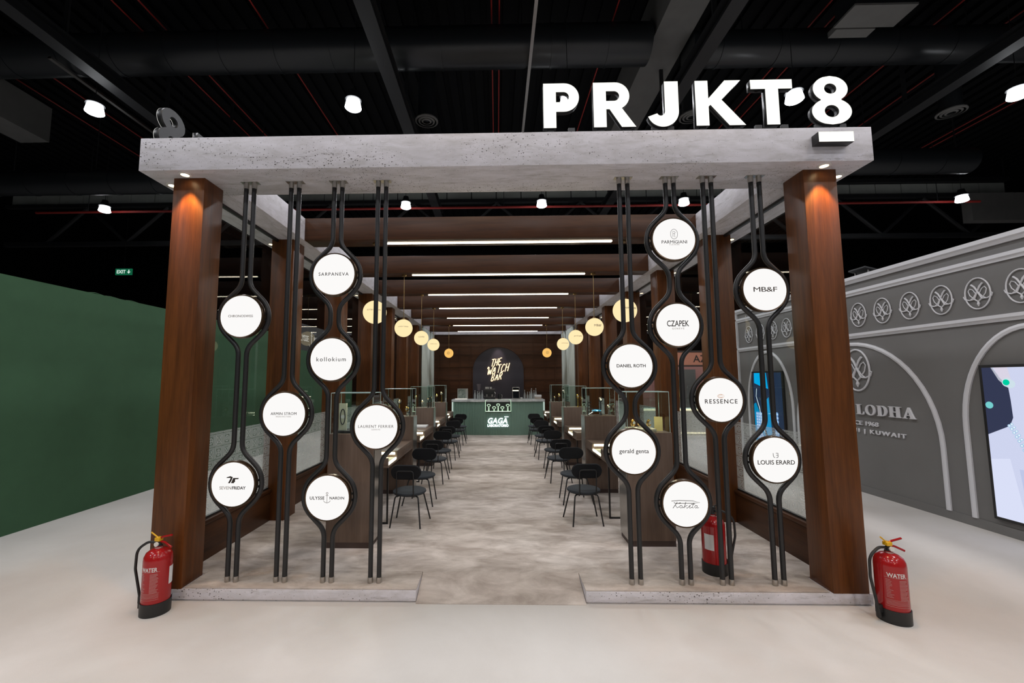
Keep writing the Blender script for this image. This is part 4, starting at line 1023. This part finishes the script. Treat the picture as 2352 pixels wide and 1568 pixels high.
obj('light_band', box(box(B(), 4.9, 10.2, 11.06, 11.098, .84, .90), 4.9, 10.2, 11.06, 11.098, .06, .10), emit('warm_band', (1, .9, .62), 1.3), sc_)
obj('glass_case', bx(4.92, 10.18, 11.12, 11.68, .86, 1.25), M_HOOD, sc_)
bm = B(); rnd = random.Random(5)
obj('lit_bed', bx(4.95, 10.1, 11.15, 11.65, .861, .90), emit('lit_showcase_bed', (.75, .95, .85), .55), sc_)
t = thing('jewel_picture', 'bright framed picture of blue jewels above the far showcase', 'picture', (6.75, 13.2, 1.0))
obj('frame', bx(-.42, .42, 0, .05, 0, 1.1, bev=.004), M_GOLD, t); obj('picture', bx(-.38, .38, -.006, -.001, .04, 1.06), emit('lit_print', (.45, .72, .75), .8), t)
bm = B()
for i in range(26):
    u, v = rnd.uniform(-.3, .3), rnd.uniform(.12, .98); bm.faces.new([bm.verts.new((u+.05*math.cos(a), -.0075, v+.06*math.sin(a))) for a in [j*PI/4 for j in range(8)]])
obj('printed_jewels', bm, emit('lit_blue_print', (.02, .16, .42), .8), t, smooth=False, recalc=False)

# ------------------------------------------------------------------ under the hall roof
HBN = {(-10.5, 6.44): 'front row, far left above the green stand', (-3.7, 6.44): 'front row, over the left half of the lintel', (1.81, 6.44): 'front row, behind the first lit letter', (7.5, 6.44): 'front row, beside the lit numeral', (13.0, 6.44): 'front row, at the right edge',
       (-16.2, 12.8): 'back row, far left under the low duct', (-3.7, 12.8): 'back row, over the first ceiling beam at left', (1.81, 12.8): 'back row, over the middle of the first ceiling beam', (7.5, 12.8): 'back row, beside the topmost round sign', (18.4, 12.8): 'back row, far right above the grey stand'}
for (xx, yy), nm in HBN.items():
    t = thing('high_bay_lamp', 'bright hanging hall lamp in the '+nm, 'hall lamp', (xx, yy, 9.0), 0, 'hanging hall lamps'); zc = (12.3 if (xx+32) % .46 < .26 else 12.42)-9.001
    obj('housing', lathe(B(), [(0, .36), (.10, .36), (.12, .26), (.15, .2), (.15, .14), (.205, .12), (.205, .105), (0, .105)], 20), M_BLACKC, t)
    obj('lens', lathe(B(), [(.165, .10), (.205, -.10), (.175, -.125), (0, -.13)], 24), M_HBAY, t)
    obj('cable', cyl(B(), (0, 0, .36), (0, 0, zc), .008, 6), M_BLACKC, t)
def pipe_y(name, label, cat, x, z, r_, mat, y0=-2, y1=24, group=None):
    return tagit(obj(name, cyl(B(), (x, y0, z), (x, y1, z), r_, 10), mat), label, cat, group)
def duct(label, x0, x1, y, z, r_, seams=True):
    t = thing('air_duct', label, 'duct', (0, y, z), 0, 'round ducts across the hall roof')
    obj('tube', cyl(B(), (x0, 0, 0), (x1, 0, 0), r_, 36), M_DUCT, t)
    xx = math.ceil(x0/1.5)*1.5
    while xx < x1-.1: obj('seam_ring', cyl(B(), (xx-.03, 0, 0), (xx+.03, 0, 0), r_+.015, 36), M_DUCT, t); xx += 1.5
    xx = math.ceil(x0/3)*3+.7
    while xx < x1: obj('hanger', cyl(B(), (xx, 0, r_), (xx, 0, 12.419-z), .015, 6), M_BLACKC, t); xx += 3
duct('long thick black duct crossing the hall roof left of the pale beam', -15.1, 4.12, 7.08, 11.02, .52)
duct('black duct crossing the hall roof right of the pale beam', 5.2, 24, 7.08, 10.83, .44)
duct('low black duct behind the left end of the lintel', -24, -5.2, 10.4, 8.95, .42)
duct('low black duct behind the right end of the lintel', 8.4, 16.1, 10.4, 9.3, .42)
def beam(label, x, z, w_, h_, mat=M_BLACKC, y0=-3, y1=15.5, ht=12.419):
    t = thing('roof_beam', label, 'roof beam', (x, 0, z), 0, 'steel beams under the hall roof')
    bm = B(); box(bm, -w_/2, w_/2, y0, y1, -h_/2, -h_/2+.05); box(bm, -w_/2, w_/2, y0, y1, h_/2-.05, h_/2); box(bm, -.03, .03, y0, y1, -h_/2+.05, h_/2-.05)
    obj('girder', bm, mat, t)
    for yy in range(int(y0)+2, int(y1), 3): obj('hanger', bx(-.05, .05, yy, yy+.05, h_/2, ht-z), mat, t)
beam('black steel beam running back at the upper left', -9.9, 9.6, .34, .36)
beam('black steel beam running back above the left half of the lintel', -2.68, 9.6, .34, .36)
beam('black steel beam running back behind the lit letters', 4.85, 9.6, .34, .36, ht=10.999)
beam('black steel beam running back at the upper right', 11.8, 9.6, .34, .36)
tagit(obj('box_duct', bx(4.2, 5.15, -3, 15, 11.0, 12.3), M_PALE), 'pale grey box beam running back behind the lit letters', 'box beam')
tagit(obj('box_duct', bx(-16.2, -15.2, -3, 9.6, 10.0, 11.2), M_PALE), 'pale grey box beam at the far left under the roof', 'box beam')
tagit(obj('box_duct', bx(21.0, 25.0, 14.8, 15.2, 8.85, 10.1), M_PALE), 'pale grey box beam at the far right under the roof', 'box beam')
for x, nm in ((-12.5, 'first'), (-13.6, 'farthest left'), (-8.05, 'third'), (-8.65, 'second'), (-5.55, 'fourth'), (-.11, 'left of the middle pair'), (.07, 'right of the middle pair'), (2.78, 'behind the first two lit letters'), (7.6, 'behind the fifth lit letter'), (8.0, 'just right of the fifth lit letter'), (10.6, 'right of the lit numeral'), (12.3, 'second right of the lit numeral'), (15.8, 'at the right edge'), (16.1, 'doubling the one at the right edge')):
    t = pipe_y('sprinkler_pipe', f'thin red sprinkler pipe under the roof, {nm}', 'sprinkler pipe', x*1.153, 11.75, .022, M_REDPIPE, -2, 15.5, 'red sprinkler pipes running back')
t = thing('sprinkler_main', 'red main sprinkler pipe crossing the far hall', 'sprinkler pipe', (0, 13.6, 9.2))
obj('pipe', cyl(B(), (-20, 0, 0), (20, 0, 0), .05, 10), M_REDPIPE, t)
for xx in range(-18, 20, 6): obj('hanger', cyl(B(), (xx+.3, 0, .05), (xx+.3, 0, 3.219), .012, 6), M_BLACKC, t)
tagit(obj('cable_conduit', box(B(), .86, .94, 1, 11, 10.4, 10.46), M_STEEL), 'pale conduit rail above the middle of the lintel', 'conduit')
tagit(obj('cable_conduit', box(B(), -11.85, -11.75, 6.4, 11, 10.4, 10.46), M_STEEL), 'pale conduit rail at the upper left behind a hall lamp', 'conduit')
tagit(obj('cable_conduit', box(B(), 13.0, 13.1, 5, 14, 10.2, 10.26), M_STEEL), 'pale conduit rail at the upper right', 'conduit')
for x, nm in ((-2.15, 'above the left half of the lintel'), (13.6, 'at the upper right'), (5.9, 'behind the third lit letter')):
    t = thing('air_diffuser', 'round ceiling air diffuser '+nm, 'air diffuser', (x, 8.5, 9.8))
    bm = B()
    for r_ in (.10, .20, .30): lathe(bm, [(r_, 0), (r_+.05, .02), (r_+.05, .05)], 24)
    obj('rings', bm, M_PALE, t); obj('collar', cyl(B(), (0, 0, .05), (0, 0, 2.5), .26, 24), M_DUCT, t)
t = thing('ceiling_cassette', 'boxy air unit hanging high above the lit numeral', 'air unit', (8.75, 5.45, 10.25))
obj('case', bx(-.66, .66, -.28, .30, .05, .5), M_DUCT, t); obj('base_plate', bx(-.70, .70, -.30, .32, 0, .05), M_PALE, t); obj('grille', bx(-.62, .30, .34, .60, -.02, .12), M_PALE, t); obj('hanger', box(box(B(), -.6, -.57, 0, .03, .5, 2.169), .57, .6, 0, .03, .5, 2.169), M_BLACKC, t)
bm = B()
t = thing('far_truss', 'far white roof panels and dark truss seen above the ceiling beams', 'truss', (0, 16, 0))
for i in range(40):
    xx = -24+1.2*i; box(bm, xx, xx+1.16, 0, .05, 10.55, 11.1)
obj('pale_panels', bm, plain('dusty_white_panel', (.42, .45, .42), .8, 0, .2, 2), t)
bm = B(); box(bm, -24, 24, -.2, .2, 11.12, 11.3); box(bm, -24, 24, -.3, -.05, 10.35, 10.5)
for i in range(12):
    xx = -22+4*i; cyl(bm, (xx, -.1, 8.6), (xx+2, -.1, 10.4), .09, 8); cyl(bm, (xx+4, -.1, 8.6), (xx+2, -.1, 10.4), .09, 8)
box(bm, -24, 24, -.2, 0, 8.45, 8.65); obj('truss', bm, M_BLACKC, t)
for i in range(13): obj('hanger', bx(-24+4*i-.03, -24+4*i+.03, -.02, .02, 11.3, 12.419), M_BLACKC, t)
t = thing('exit_sign', 'small green lit exit sign high on the far left of the hall', 'exit sign', (-23.6, 22, 8.8))
obj('panel', bx(-.52, .52, 0, .08, -.2, .2), emit('exit_green', (.005, .10, .045), 1), t)
text('lettering', 'EXIT', FRONT, emit('exit_white', (.75, .95, .85), .8), t, width=.56, height=.22, off=(-.14, 0), d0=.001, d1=.01, bold=.02)
bm = B(); box(bm, .32, .38, -.012, -.002, -.02, .12); bm.faces.new([bm.verts.new(p) for p in ((.24, -.01, .0), (.35, -.01, -.13), (.46, -.01, .0))])
obj('arrow', bm, emit('exit_white', (.75, .95, .85), .8), t); obj('rod', cyl(B(), (0, .04, .2), (0, .04, 3.619), .02, 8), M_BLACKC, t)
